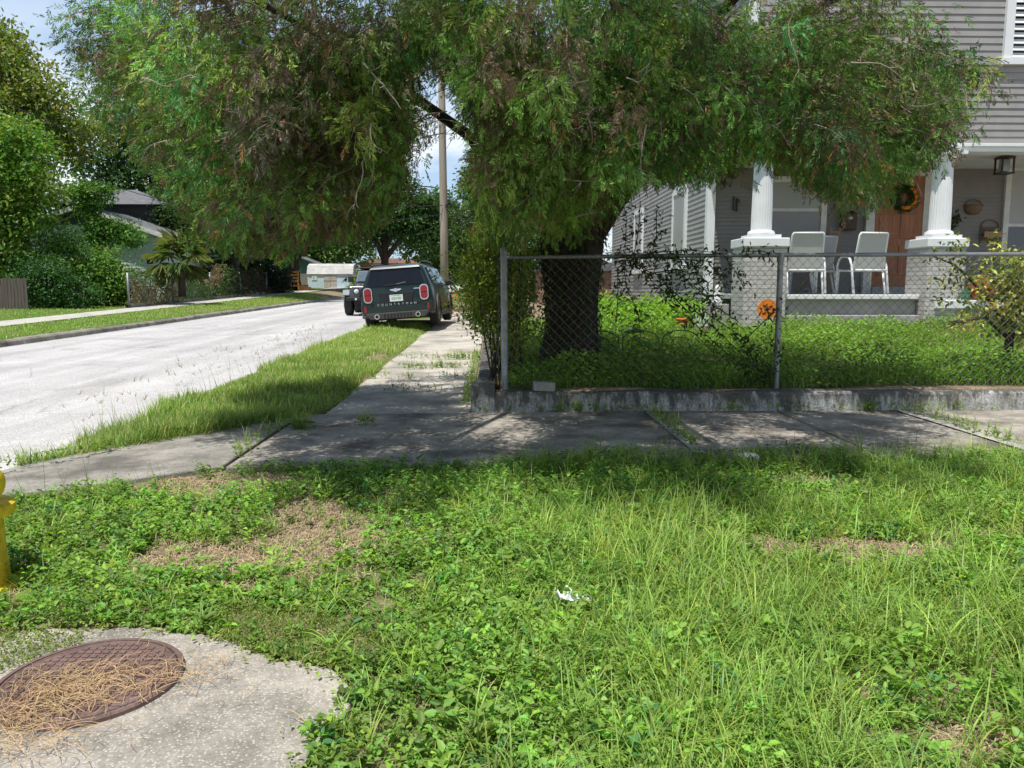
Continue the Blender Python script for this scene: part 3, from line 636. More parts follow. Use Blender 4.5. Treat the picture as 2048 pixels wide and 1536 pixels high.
def zlow(x, y):   # trimmed underside: lowest over the pavement, arching up towards the trunk
    q = np.clip(y/7.0, .62, 1.6)
    return 1.3+(np.interp(x/q, lowx, lowz)-1.3)*q + .13*vnoise(x*3, y*3, 1.0) + .13*vnoise(x*3+5, y*3, .36) + np.clip((4.6-y)*.7, 0, 1)
def gapq(x, y, z):
    q = np.clip(y/7.0, .62, 1.6); x = np.asarray(x); z = np.asarray(z)
    return (x/q > -.88) & (x/q < -.20) & (z < 1.3+1.5*q) & ((z < 1.3+.95*q) | (vnoise(x*3, z*2+y, .5) > -.05))
def ellq(x, y, k=1.0): return ((x-CX)/(CR*k))**2+((y-CY)/(CS*k))**2
def inside(x, y, z):
    e = ellq(x, y); q = np.clip(y/7.0, .62, 1.6); return (e < 1) & (x/q > -3.55) & (x/q < 4.3) & (z < 3.0+3.3*np.sqrt(np.clip(1-e,0,1))) & (z > zlow(x,y)+.1)
def sample(n, ylo, yhi, zlo, zhi, vis=False):
    out = []
    while sum(map(len,out)) < n:
        q = np.c_[rng.uniform(-3.5,4.6,8000), rng.uniform(ylo,yhi,8000), rng.uniform(zlo,zhi,8000)]
        if vis: q = q[q[:,2] < 1.45+.25*q[:,1]]
        q = q[inside(*q.T)]; q = q[~(gapq(*q.T) & (rng.uniform(size=len(q)) < .90))]; out.append(q)
    return np.concatenate(out)[:n]
def skirt(n):   # hanging tips just above the lower edge
    x = rng.uniform(-3.4,4.5,n*4); y = rng.uniform(4.4,9.6,n*4); z = zlow(x,y)+rng.uniform(0,.4,n*4)
    k = (ellq(x,y) < 1) & (x/np.clip(y/7.0,.62,1.6) > -3.5) & (x/np.clip(y/7.0,.62,1.6) < 4.0) & ~(gapq(x,y,z) & (rng.uniform(size=n*4) < .93)); return np.c_[x,y,z][k][:n]
def clumps(c, m):
    c = np.repeat(c, m, 0); c = c+rng.normal(0,1,c.shape)*[.13,.13,.25]; c[:,2] = np.maximum(c[:,2], zlow(c[:,0],c[:,1])+rng.uniform(0,.15,len(c))); return c[~gapq(*c.T)]
wsp = skirt(90); wsp[:,2] -= rng.uniform(.03,.22,len(wsp)); wsp = wsp[~gapq(*wsp.T) & (wsp[:,1] > 6.0)]
tips = np.concatenate([wsp, clumps(skirt(120),5), clumps(sample(275,3.9,8.6,1.5,3.6,True),6), sample(160,3.9,8.2,1.5,3.6,True), clumps(sample(60,7.6,10.6,2.0,4.6),5), clumps(sample(44,3.6,10.2,3.2,6.2),5), clumps(sample(46,2.9,4.9,2.6,4.4),5)])
nT = len(tips); inw = np.c_[TX-tips[:,0], TY-tips[:,1], np.zeros(nT)]; inw = nrm(inw+rng.normal(0,.6,(nT,3))*[1,1,0])
BL = rng.uniform(.45,1.05,nT)
root = tips+inw*(BL*.75)[:,None]+np.c_[np.zeros((nT,2)), BL*rng.uniform(.15,.6,nT)]
midp = (tips+root)/2+np.c_[np.zeros((nT,2)), BL*.16]
def bez(t): t = t[...,None]; return root[:,None]*(1-t)**2+2*midp[:,None]*t*(1-t)+tips[:,None]*t**2
tm = MB()
bp = bez(np.tile(np.linspace(0,1,5),(nT,1)))
for i in range(nT):
    if rng.uniform() < .45: tm.tube(wob(bp[i],.02), [.006,.005,.004,.0025,.001], 4, cap=False)
SP = 62; tt = np.sort(rng.uniform(.15,1.0,(nT,SP))**.8,1); pp = bez(tt).reshape(-1,3)
tdir = nrm(bez(np.clip(tt+.04,0,1.04))-bez(tt-.02)).reshape(-1,3)
ns = nT*SP; tflat = tt.ravel()
side = nrm(np.cross(tdir, rdir(ns)))
A = nrm(tdir*.5+side*rng.uniform(.3,1.2,(ns,1))+np.array([0,0,-.72])+rng.normal(0,.25,(ns,3)))
pp = pp+side*rng.uniform(0,.11,(ns,1))+rng.normal(0,.03,(ns,3))
SL = rng.uniform(.05,.115,ns); B = nrm(np.cross(A, rdir(ns)))
bcol = vary((.080,.150,.028), nT, .5, .12); ye_ = rng.uniform(size=nT) < .22; bcol[ye_] = vary((.115,.165,.026), ye_.sum(), .25); bg = rng.uniform(size=nT) < .18; bcol[bg] = vary((.045,.125,.03), bg.sum(), .25)
zone = vnoise(tips[:,0]*1.0+tips[:,1]*.35, tips[:,2]*1.0, .55)+.5*vnoise(tips[:,0]+3, tips[:,2]+9, .25)
bcol *= (1+.34*np.clip(vnoise(tips[:,0]+20, tips[:,2]+tips[:,1]*.3, .38)*1.6, -1, 1))[:,None]
dz = (rng.uniform(size=nT) < np.clip((zone-.1)*1.3,.04,.36)); bcol[dz] = vary((.070,.058,.036), dz.sum(), .4)
dead = rng.uniform(size=nT) < .05; bcol[dead] = vary((.12,.09,.055), dead.sum(), .3)
scol = np.repeat(bcol,SP,0)*rng.uniform(.75,1.3,(ns,1))
br = rng.uniform(size=ns) < np.clip(.42-.5*tflat, .02, 1)+.02; rs_ = rng.uniform(size=ns) < .012; scol[rs_] = vary((.20,.10,.04), rs_.sum(), .3); scol[br] = vary((.115,.080,.048), br.sum(), .4)
K = 13
u = (np.arange(K)+.6)/K; sg = np.where(np.arange(K)%2 == 0, 1, -1); angs = .52*sg; ll = .44*(1-u*.7)+.07
u[-1] = .78; angs = angs.astype(float); angs[-1] = 0
base = pp[:,None]+A[:,None]*(SL[:,None]*u[None])[...,None]
dirs = A[:,None]*np.cos(angs)[None,:,None]+B[:,None]*np.sin(angs)[None,:,None]; dirs = nrm(dirs+rng.normal(0,.16,dirs.shape))
Lf = SL[:,None]*ll[None]*rng.uniform(.7,1.3,(ns,K)); wd = rng.uniform(.005,.009,(ns,K))
nn = np.cross(A,B)[:,None]+rng.normal(0,.5,dirs.shape); S_ = nrm(np.cross(dirs,nn))*wd[...,None]*.5
tip_ = base+dirs*Lf[...,None]; mid_ = base+dirs*(Lf*.5)[...,None]
V = np.stack([base, mid_+S_, tip_, mid_-S_],2).reshape(-1,3)
nb = NB(); nb.add(V, np.arange(len(V)).reshape(-1,4), np.repeat(scol,K*4,0)*np.repeat(rng.uniform(.85,1.15,(ns*K,1)),4,0))
nb.build('crown', M['cedar'], ct)
# curly bare grey twigs seen inside the crown, in clusters
def curly(p, d, L, r, n=6):
    q = [p]; w = nrm(rng.normal(size=3))
    for k in range(n): d = nrm(d+.28*np.cross(d, w)+rng.normal(0,.16,3)); q.append(q[-1]+d*L/n)
    tm.tube(q, [r*(1-.8*k/n) for k in range(n+1)], 4, cap=False); return q, d
cand = np.concatenate([sample(260,3.9,8.4,1.6,3.6,True), sample(70,6.5,9.5,2.2,3.6,True)])
for p in cand:
    if gapq(*p): continue
    d0 = nrm(np.array([rng.normal(0,.8), -.5+rng.normal(0,.5), -.45+rng.normal(0,.5)]))
    q, d = curly(p, d0, rng.uniform(.18,.42), .0042)
    for b_ in range(rng.integers(2,5)):
        q2, d2 = curly(q[rng.integers(1,6)], nrm(d0+rng.normal(0,.8,3)), rng.uniform(.08,.2), .0024, 5)
tm.build('twigs', M['twig'], ct, fixn=False)['kind'] = 'stuff'
# ivy leaves on the trunk
nb = NB(); n = 1500; t = rng.uniform(0,2*PI,n); z = rng.uniform(.35,2.6,n); r_ = np.interp(z,[.2,.6,1.3,1.9,2.6],[.42,.32,.32,.36,.3])+rng.uniform(.0,.06,n)
P = np.c_[TX+r_*np.cos(t), TY+r_*np.sin(t), z]; leaves(nb, P, np.c_[np.cos(t)*.5,np.sin(t)*.5,-np.ones(n)]+rng.normal(0,.4,(n,3)), np.c_[np.cos(t),np.sin(t),np.full(n,.3)], rng.uniform(.03,.07,n), rng.uniform(.02,.05,n), vary((.045,.075,.018), n, .4))
tag(nb.build('ivy', M['leaf']), 'dark ivy creeping up the thick cedar trunk', 'ivy', kind='stuff')

# ------------------------------------------------------------------ generic leafy plants
def leafcloud(nb, blobs, nclus, nleaf, ls, color, var=.3, alt=None, altp=.2, csize=.5, shell=.6):
    w = np.array([b[3]*b[4]*b[5] for b in blobs])**.66; w = w/w.sum(); idx = rng.choice(len(blobs), nclus, p=w); B_ = np.array(blobs)[idx]
    d = rdir(nclus); r = rng.uniform(shell**3,1,nclus)**(1/3)*np.clip(1+.34*vnoise(d[:,0]*3+idx*7,d[:,2]*3+d[:,1]*3,1.0)+rng.normal(0,.18,nclus),.45,1.6)
    c = B_[:,:3]+d*B_[:,3:6]*r[:,None]
    cc = vary(color, nclus, var, .1)
    if alt is not None:
        a_ = rng.uniform(size=nclus) < altp; cc[a_] = vary(alt, a_.sum(), var)
    P = np.repeat(c,nleaf,0)+rng.normal(0,1,(nclus*nleaf,3))*csize*.5*[1,1,.7]
    out = np.repeat(d,nleaf,0); n = len(P)
    D = nrm(out*.5+rdir(n)+[0,0,-.25]); U = nrm(out*.4+rdir(n)*.7+[0,0,.8])
    L = rng.uniform(.6,1.3,n)*ls
    leaves(nb, P, D, U, L, L*rng.uniform(.4,.65,n), np.repeat(cc,nleaf,0)*rng.uniform(.75,1.25,(n,1)), .15)
def tree(name, label, trunk, blobs, nclus, nleaf, ls, color, group=None, alt=None, altp=.2, csize=.6, cat='tree', limbs_=None, shell=.35):
    b = Vector(trunk[0][:3]); o = thing(name, label, cat, b, group=group)
    mb = MB(); mb.tube([tuple(Vector(p[:3])-b) for p in trunk], [p[3] for p in trunk], 10)
    for l in (limbs_ or []): mb.tube([tuple(Vector(p[:3])-b) for p in l], [p[3] for p in l], 7)
    mb.build('trunk', M['bark'], o, smooth=True)
    nb = NB(); leafcloud(nb, [(q[0]-b.x,q[1]-b.y,q[2]-b.z,*q[3:]) for q in blobs], int(nclus*1.7), nleaf, ls*1.3, color, alt=alt, altp=altp, csize=csize, shell=shell); nb.build('crown', M['leaf'], o)
    return o
def autolimbs(x, y, z0, zt, blobs, r):
    return [[(x,y,z0+(zt-z0)*random.uniform(0,.6),r*.7),((x+q[0])/2,(y+q[1])/2,(zt+q[2])/2-.2,r*.45),(q[0],q[1],q[2],r*.15)] for q in blobs]
def bt(name, label, x, y, blobs, nclus, nleaf, ls, color, r=.3, **k):
    z = float(zg(x,y)); bl = [(x+q[0],y+q[1],z+q[2],*q[3:]) for q in blobs]; zt = z+blobs[0][2]
    return tree(name, label, [(x,y,z-.2,r*1.3),(x,y,z+.8,r),(x+.1,y,zt,r*.6)], bl, nclus, nleaf, ls, color, limbs_=autolimbs(x,y,z+1,zt,bl,r), **k)
GB = 'trees beyond the street'
# tall yellow-green tree at far left
bt('shade_tree', 'tall yellow-green broadleaf tree at the far left against the sky', -24, 38, [(0,0,9.2,3.0,3,2.6),(1.6,0,7.2,2.4,2.5,2.2),(-2.5,0,7,3,3,2.8),(.3,.5,12.0,1.5,1.6,1.2),(1.5,0,10.9,1.3,1.5,1.1),(2.7,0,9.4,1.4,1.6,1.3),(3.6,.5,7.8,1.4,1.5,1.1)], 520, 30, .17, (.12,.175,.028), r=.4, alt=(.17,.165,.04), altp=.25, csize=.75, group=GB)
bt('oak_tree', 'dark green oak with a forked trunk behind the roof of the mint house', -23, 54, [(0,0,11.5,3.2,3,2.4),(2.2,0,9.3,2.6,2.6,2.2),(-3,0,9,3,3,3),(3.4,0,7.2,2.2,2,1.6),(0,0,7,3,3,2.5)], 420, 30, .22, (.035,.085,.022), r=.45, csize=.9, group=GB)
bt('feathery_tree', 'bright green feathery tree with hanging leaflets beside the board fence', -19.6, 31, [(0,0,5.2,2.4,2,1.6),(.9,0,3.4,1.5,1.6,1.3),(-1.6,0,3.6,2.2,2,2),(1.0,-.3,6.0,1.5,1.4,1.0),(-1.2,0,6.4,2,1.8,1.0),(2.0,-.3,4.7,1.0,1.1,.7),(.4,0,1.6,1.6,1.4,1.2)], 620, 30, .13, (.075,.17,.022), r=.22, alt=(.14,.20,.03), altp=.4, csize=.75, group=GB)
bt('vine_tree', 'vine-smothered small tree in front of the mint green gable', -16.2, 31.5, [(.3,0,1.5,1.0,.9,.8),(.9,0,.9,.9,.8,.8),(-1.1,0,1.5,1.0,.9,.9),(-1.5,0,.8,1.1,.9,.8),(.2,.3,.6,1.4,.9,.6),(-.9,0,2.5,.5,.5,.5)], 330, 32, .095, (.065,.155,.022), r=.13, alt=(.13,.22,.03), altp=.25, csize=.5, group=GB)
bt('roadside_shrub', 'dark leafy shrub beside the end of the weathered board fence', -16.5, 29.2, [(0,0,.8,.9,.7,.8),(.9,.2,.6,.7,.6,.6),(-.6,.3,1.3,.8,.6,.6)], 170, 30, .085, (.035,.095,.022), r=.06, csize=.4, group=GB)
bt('roof_vine', 'leafy vine spray draped over the grey roof of the mint house', -18.0, 36.0, [(0,0,3.0,.5,.4,.6),(.7,0,3.3,.9,.4,.35),(1.5,0,2.9,.6,.4,.35),(-.3,0,4.2,.5,.4,.45),(-.2,0,4.9,1.0,.5,.4)], 170, 26, .11, (.07,.16,.025), r=.05, csize=.4, group=GB)
bt('street_tree', 'pale green tree rising behind the mint house between oak and cedar', -16.5, 48, [(0,0,6.2,2.4,2,1.6),(2.2,0,5.4,2.2,2,1.6),(-2,0,5.2,2,2,1.5),(4.5,0,6.2,2.4,2,2)], 360, 28, .17, (.075,.145,.028), r=.25, csize=.75, group=GB)
# dark roadside trees with black trunks in the shade, left of the shed
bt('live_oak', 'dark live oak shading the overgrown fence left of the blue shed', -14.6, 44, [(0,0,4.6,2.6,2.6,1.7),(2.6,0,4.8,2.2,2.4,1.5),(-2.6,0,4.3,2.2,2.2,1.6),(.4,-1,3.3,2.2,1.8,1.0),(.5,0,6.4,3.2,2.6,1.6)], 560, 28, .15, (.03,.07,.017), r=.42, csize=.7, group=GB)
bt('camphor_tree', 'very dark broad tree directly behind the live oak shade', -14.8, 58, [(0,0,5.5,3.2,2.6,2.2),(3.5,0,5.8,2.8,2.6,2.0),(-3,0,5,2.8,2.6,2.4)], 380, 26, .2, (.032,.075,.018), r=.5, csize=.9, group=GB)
bt('tall_backdrop_tree', 'tall mid-green tree directly behind the pale blue shed', -20.5, 80, [(0,0,4.2,4.5,3,2.8),(5,0,4.8,3.8,3,3),(-5,0,5,4,3,3.4),(1,0,7.6,4.6,3,2.4)], 520, 28, .3, (.05,.11,.022), r=.4, csize=1.2, group=GB, alt=(.10,.17,.03), altp=.3)
bt('spreading_oak', 'spreading dark oak over the peach house behind the parked cars', -8.6, 62, [(0,0,6.2,3.0,2.6,1.7),(2.6,0,6.2,2.2,2.2,1.5),(-2.6,0,6.4,2.2,2.2,1.5),(3.9,0,4.6,1.4,1.5,1.4),(0,0,8.2,3,2.4,1.4)], 480, 28, .22, (.035,.08,.02), r=.35, csize=.85, group=GB)
bt('roadside_oak', 'rounded olive green tree just left of the utility pole', -5.2, 70, [(0,0,5,2.6,2.4,2.6),(1.4,0,3.4,2.0,2,1.8),(-1.8,0,6.4,2,2,1.6),(.6,0,7.4,1.7,1.8,1.3)], 420, 28, .24, (.055,.11,.022), r=.35, csize=.9, group=GB)
bt('distant_oak', 'rounded dark tree just right of the utility pole at the street end', -2.2, 78, [(0,0,4,2.4,2.4,2.4),(1.2,0,2.6,2.2,2,1.6),(-.6,0,5.4,1.6,1.8,1.3)], 330, 28, .26, (.045,.095,.022), r=.35, csize=.9, group=GB)
bt('bright_shrub', 'bright yellow-green shrub between the blue shed and the boxy off-roader', -9.75, 57, [(0,0,.7,.55,.6,.8),(.3,0,1.3,.4,.5,.5)], 70, 26, .14, (.16,.25,.03), r=.06, csize=.4, cat='shrub', group=GB)
bt('red_flower_shrub', 'low shrub with red flowers beside the far pavement', -.55, 25, [(0,0,.55,.7,.7,.45),(.4,.6,.7,.6,.6,.5)], 110, 24, .06, (.07,.13,.03), r=.03, csize=.3, alt=(.5,.06,.04), altp=.16, cat='shrub')
for i, (x, y, s, lab) in enumerate(((-.6,64,1.,'thin tall pine left of the pair beyond the corner shrub'),(.6,58,1.1,'taller thin pine right of the pair beyond the corner shrub'))):
    bt('pine_tree', lab, x, y, [(0,0,9*s,1.5,1.5,1.6),(.2,0,7.4*s,1.7,1.5,.9),(-.5,0,6.2*s,1.4,1.3,.6)], 120, 24, .28, (.055,.09,.035), r=.16, csize=.8, group='thin pines beyond the corner')
bt('hedge_tree', 'leafy green tree beside the far end of the grey porch house', 2.2, 34, [(0,0,2.6,1.8,1.6,1.6),(1.2,0,3.8,1.6,1.5,1.3),(-1,0,1.2,1.4,1.2,1.2)], 260, 26, .13, (.06,.13,.025), r=.15, csize=.6, group=GB)
bt('far_left_tree', 'broad green tree at the extreme left behind the board fence', -26, 42, [(0,0,3.5,3.4,2.5,3.2),(-4,0,5,3.5,3,4)], 330, 28, .2, (.06,.13,.022), r=.3, csize=.9, group=GB)
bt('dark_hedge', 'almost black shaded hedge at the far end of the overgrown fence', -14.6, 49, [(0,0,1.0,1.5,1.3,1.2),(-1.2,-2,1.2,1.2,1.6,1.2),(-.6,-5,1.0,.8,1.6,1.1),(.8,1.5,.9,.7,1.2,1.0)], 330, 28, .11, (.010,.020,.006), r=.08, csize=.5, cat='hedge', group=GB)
# far off wood that closes the horizon
nb = NB()
for (x0,x1,y_,h_) in ((-150,-30,110,9),(-30,-4,125,8),(-4,40,140,7),(40,160,110,9),(-90,-28,70,7)):
    m = int((x1-x0)/5)
    leafcloud(nb, [(x,y_+random.uniform(-5,5),h_*.45+float(zr(y_)),4,3,h_*random.uniform(.45,.75)) for x in np.linspace(x0,x1,m)], m*40, 22, .42, (.05,.10,.022), csize=1.4)
tag(nb.build('far_wood', M['leaf']), 'far-off band of trees closing the horizon', 'wood', kind='stuff')

# palmetto
pz = float(zg(-12.9,33)); pm = thing('palmetto', 'spiky yellow-green fan palm behind the overgrown fence', 'palm', (-13.1,33.0,pz+.75))
mb = MB(); mb.tube([(0,0,-.4),(0,0,1.0)], [.16,.13], 10); mb.build('trunk', M['bark'], pm, smooth=True)
nb = NB()
for k in range(40):
    az = random.uniform(0,2*PI); el = random.uniform(-.7,1.3); L = random.uniform(.45,.9)
    d = np.array([math.cos(az)*math.cos(el), math.sin(az)*math.cos(el), math.sin(el)]); hub = np.array([0,0,1.05])+d*L
    s = np.array([-math.sin(az), math.cos(az), 0]); m = 15
    a = np.linspace(-1.25,1.25,m)[:,None]; D = d*np.cos(a)+s*np.sin(a)+np.array([0,0,-.45])+rng.normal(0,.12,(m,3)); P = np.repeat(hub[None],m,0)
    leaves(nb, P, D, np.tile([[.2,.1,1.]],(m,1)), rng.uniform(.55,.95,m), np.full(m,.085), vary((.12,.15,.045) if k%3 else (.055,.10,.022), m, .3), .3)
nb.build('crown', M['leaf'], pm)
# overgrown fence on the far side
ofn = thing('overgrown_fence', 'vine-covered wire fence on a low block edge across the street', 'fence', (0,0,0))
mb = MB(); mb.add([(a,yy,float(zg(-13.9,yy))+b) for yy in np.linspace(29.8,52,12) for a,b in ((-13.82,0),(-13.82,.16),(-13.98,.16),(-13.98,0))], [(i*4+j,(i+1)*4+j,(i+1)*4+j+1,i*4+j+1) for i in range(11) for j in range(3)]); mb.build('block_edge', M['kerb'], ofn)
for yy in (29.9,34,38.5,43,48):
    mb = MB(); z = float(zg(-13.9,yy)); mb.tube([(-13.9,yy,z),(-13.9,yy,z+1.35)], .045, 8); mb.build('post', M['galv'], ofn, smooth=True)
linkmesh(29.9,48,.1,1.3, lambda a,z,o: (-13.9+o,a,z+float(zg(-13.9,a))), s=.12, r=.004).build('link_mesh', M['wire'], ofn, fixn=False)
nb = NB(); n = 9000; y = rng.uniform(30.2,52,n); z = rng.uniform(.1,1.5,n)*np.clip(.75+.5*vnoise(y,y*0,2),.3,1.2)
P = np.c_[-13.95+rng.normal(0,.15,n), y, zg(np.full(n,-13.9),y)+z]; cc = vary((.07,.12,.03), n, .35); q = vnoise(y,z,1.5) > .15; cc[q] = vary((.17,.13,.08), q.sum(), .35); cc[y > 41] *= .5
leaves(nb, P, rdir(n)+[.3,-.2,-.6], rdir(n)+[.5,0,.6], rng.uniform(.07,.15,n), rng.uniform(.03,.07,n), cc)
nb.build('vines', M['leaf'], ofn)['kind'] = 'stuff'
# weathered board fence, far left
bf = thing('board_fence', 'weathered dark vertical board fence at the left edge', 'fence', (-20.6,28.2,float(zg(-18,28.2))))
mb = MB()
for k in range(34): mb.bx(k*.115+.004,k*.115+.109,-.012,.012,-.1,1.10+random.uniform(-.02,.02))
mb.build('boards', M['planks'], bf)
mb = MB(); mb.bx(0,3.9,.016,.06,.25,.34); mb.bx(0,3.9,.016,.06,.8,.89); mb.build('rail', M['planks'], bf)

# ------------------------------------------------------------------ shrubs and vines by the fence
cs = thing('corner_shrub', 'yellow-green leafy shrub spilling round the corner fence post', 'shrub', (.05,8.9,.25))
mb = MB()
for k in range(16):
    a = random.uniform(0,2*PI); q = [(random.uniform(-.1,.3),random.uniform(-.2,.3),0)]
    for s in range(4): q.append((q[-1][0]+math.cos(a)*.06+random.uniform(-.05,.05), q[-1][1]+math.sin(a)*.06, q[-1][2]+.4))
    mb.tube(q, [.012,.01,.008,.006,.003], 5)
mb.build('stems', M['bark'], cs)
nb = NB(); leafcloud(nb, [(-.10,.1,1.15,.30,.5,.34),(.05,.5,.95,.36,.6,.45),(.2,.15,.7,.24,.4,.6),(.12,.6,1.5,.34,.5,.36),(-.26,.3,1.2,.2,.4,.28),(-.2,.2,.8,.16,.3,.25)], 400, 18, .044, (.115,.175,.026), var=.4, alt=(.22,.25,.035), altp=.3, csize=.18, shell=.1)
leafcloud(nb, [(.1,.1,.85,.34,.5,.62),(-.08,.2,1.35,.34,.5,.5),(.05,.7,1.2,.4,.6,.7)], 380, 16, .044, (.115,.175,.026), var=.4, alt=(.24,.26,.035), altp=.3, csize=.16, shell=.1)
# long shoots to the left
for k in range(9):
    p = np.array([-.25,random.uniform(-.2,.6),random.uniform(.6,1.5)]); d = np.array([-1,random.uniform(-.3,.3),random.uniform(.0,.7)]); m = 16
    t = np.linspace(0,1,m)[:,None]; P = p+d*t*.42+np.c_[0*t,0*t,-.25*t**2]
    leaves(nb, P, rdir(m)*.8+d, rdir(m)*.5+[0,0,1], rng.uniform(.03,.045,m), rng.uniform(.014,.02,m), vary((.17,.20,.03), m, .25))
nb.build('foliage', M['leaf'], cs)
rb = thing('yellow_shrub', 'pale yellow-leaved shrub with a thin dark trunk at the right fence end', 'shrub', (5.72,8.55,.28))
mb = MB(); mb.tube([(.10,0,-.05),(.11,.0,.3),(.14,.02,.6),(.2,.05,1.0)], [.06,.048,.045,.03], 9)
for l in (((.14,.02,.55),(-.2,0,.95),(-.6,-.05,1.28),(-1.0,-.1,1.42)),((.14,0,.7),(.5,.1,1.1),(.8,.1,1.3)),((.12,0,.45),(-.25,-.1,.7),(-.6,-.15,.65))): mb.tube(l, [.025,.018,.012,.006][:len(l)], 6)
mb.build('trunk', M['bark'], rb, smooth=True)
nb = NB(); leafcloud(nb, [(.25,.1,1.15,.36,.35,.32),(.55,.1,.95,.45,.35,.5),(.05,-.05,.85,.24,.25,.22),(.3,0,.7,.36,.3,.3)], 250, 13, .062, (.15,.19,.045), var=.4, alt=(.38,.37,.10), altp=.4, csize=.16, shell=.2)
leafcloud(nb, [(-.15,0,1.2,.35,.3,.2),(-.45,-.1,.60,.30,.25,.16),(-.3,0,1.0,.3,.25,.3)], 52, 10, .06, (.10,.14,.03), var=.4, alt=(.38,.37,.10), altp=.3, csize=.15, shell=.1)
for (p, e_) in (((-.45,-.1,1.30),(-1.05,-.15,1.36)),((-.4,-.1,1.25),(-.85,-.1,1.50)),((-.5,-.15,1.2),(-.9,-.12,1.05)),((-.2,0,1.35),(-.1,-.05,1.6)),((-.5,0,1.3),(-.55,0,1.58)),((-.6,-.1,1.25),(-.80,-.1,.85))):
    m = 44; t = rng.uniform(0,1,m)[:,None]; P = np.array(p)+(np.array(e_)-np.array(p))*t+rng.normal(0,.055,(m,3)); cl = vary((.06,.09,.025), m, .35); q = rng.uniform(size=m) < .3; cl[q] = vary((.28,.28,.05), q.sum(), .2)
    leaves(nb, P, rdir(m)+[-.3,0,.2], rdir(m)*.6+[0,0,1], rng.uniform(.04,.07,m), rng.uniform(.024,.036,m), cl)
nb.build('foliage', M['leaf'], rb)
fv = thing('climbing_vine', 'dark slender-leaved vine trailing over the fence rail beside the middle post', 'vine', (0,0,0))
paths = [[(1.25,1.60),(1.5,1.66),(1.8,1.68),(2.1,1.70),(2.4,1.66)],[(1.3,1.56),(1.55,1.5),(1.75,1.42),(1.85,1.25)],[(1.5,1.6),(1.7,1.35),(1.9,1.2),(2.1,1.0)],[(1.9,1.6),(2.0,1.4),(2.2,1.25),(2.35,1.1),(2.6,.95)],[(2.2,1.6),(2.35,1.45),(2.45,1.3)],
 [(1.8,1.35),(2.15,1.05),(2.45,.78),(2.75,.5),(2.95,.35)],[(2.1,1.15),(2.4,.95),(2.7,.75),(2.85,.5),(2.9,.3)],[(2.0,1.05),(2.3,.75),(2.6,.5),(2.8,.3)],[(2.9,.3),(2.75,.6),(2.65,.75),(2.9,1.0),(3.0,1.1)],[(2.4,1.65),(2.55,1.5),(2.65,1.3)],[(1.35,1.6),(1.4,1.3),(1.5,1.05),(1.55,.8)],[(2.85,.35),(3.05,.55),(2.95,.8)],[(2.6,1.68),(2.8,1.69),(3.0,1.66)],[(1.3,1.58),(1.7,1.62),(2.0,1.6),(2.3,1.58)],[(1.4,1.55),(1.6,1.45),(1.9,1.5),(2.2,1.42)],[(1.35,2.3),(1.38,2.0),(1.36,1.62)],[(1.52,2.2),(1.5,1.9),(1.48,1.6)],[(1.68,2.1),(1.7,1.85),(1.66,1.6)],[(1.3,1.5),(1.32,1.2),(1.3,.95)],[(1.9,1.62),(1.85,1.35),(1.95,1.1)],[(2.1,1.6),(2.15,1.35),(2.3,1.2),(2.35,1.0)]]
mb = MB(); nb = NB()
for pth in paths:
    p3 = [(a+random.uniform(-.02,.02), FY-.03+random.uniform(-.05,.06), b) for a,b in pth]; mb.tube(p3, .0045, 4)
    A_ = np.array(p3); m = 25*(len(p3)-1); s_ = rng.uniform(0,len(p3)-1.001,m); i_ = s_.astype(int); P = A_[i_]+(A_[i_+1]-A_[i_])*(s_-i_)[:,None]+rng.normal(0,.045,(m,3))
    leaves(nb, P, rdir(m)+[0,-.2,-.5], rdir(m)+[0,-.4,.8], rng.uniform(.04,.085,m), rng.uniform(.014,.028,m), vary((.035,.062,.016), m, .5))
mb.build('stems', M['bark'], fv); nb.build('foliage', M['leaf'], fv)

# ------------------------------------------------------------------ porch house
ho = thing('porch_house', 'grey clapboard house with white fluted porch columns and brown front door', 'house', (0,0,0))
HX = 4.15; WY = 15.0; PY = 12.8; ZF = 1.20; ZB = 3.52
def siding(x0, x1, z0, z1, at, face, pitch=.115, lip=.014):
    mb = MB(); z = z0
    while z < z1-.01:
        zt = min(z+pitch, z1); w = random.uniform(-.002,.002)
        if face == 'front':   # faces -Y at y = at
            a, b = at-lip+w, at
            mb.add([(x0,a,z),(x1,a,z),(x1,b,zt),(x0,b,zt),(x0,at,z),(x1,at,z)], [(0,1,2,3),(0,4,5,1)])
        else:                 # faces -X at x = at; x0,x1 run along Y
            a, b = at-lip+w, at
            mb.add([(a,x0,z),(a,x1,z),(b,x1,zt),(b,x0,zt),(at,x0,z),(at,x1,z)], [(0,3,2,1),(0,1,5,4)])
        z += pitch
    return mb
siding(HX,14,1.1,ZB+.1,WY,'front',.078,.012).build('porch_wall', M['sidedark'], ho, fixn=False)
siding(HX+.0,14,ZB+.13,8.6,PY-.02,'front',.112).build('upper_wall', M['siding'], ho, fixn=False)
siding(WY+.02,27,.62,8.6,HX,'side',.10).build('side_wall', M['siding'], ho, fixn=False)
siding(PY,WY,ZB+.13,8.6,HX,'side',.13).build('porch_side_wall', M['siding'], ho, fixn=False)
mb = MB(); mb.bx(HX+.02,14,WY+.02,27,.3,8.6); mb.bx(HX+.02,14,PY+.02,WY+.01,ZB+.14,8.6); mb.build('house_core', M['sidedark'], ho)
mb = MB(); mb.prism([(3.5,8.5),(14.6,8.5),(14.6,8.7),(9.05,11.4),(3.5,8.7)], 12.2, 27.6, 'y'); mb.build('roof', M['shingle'], ho)
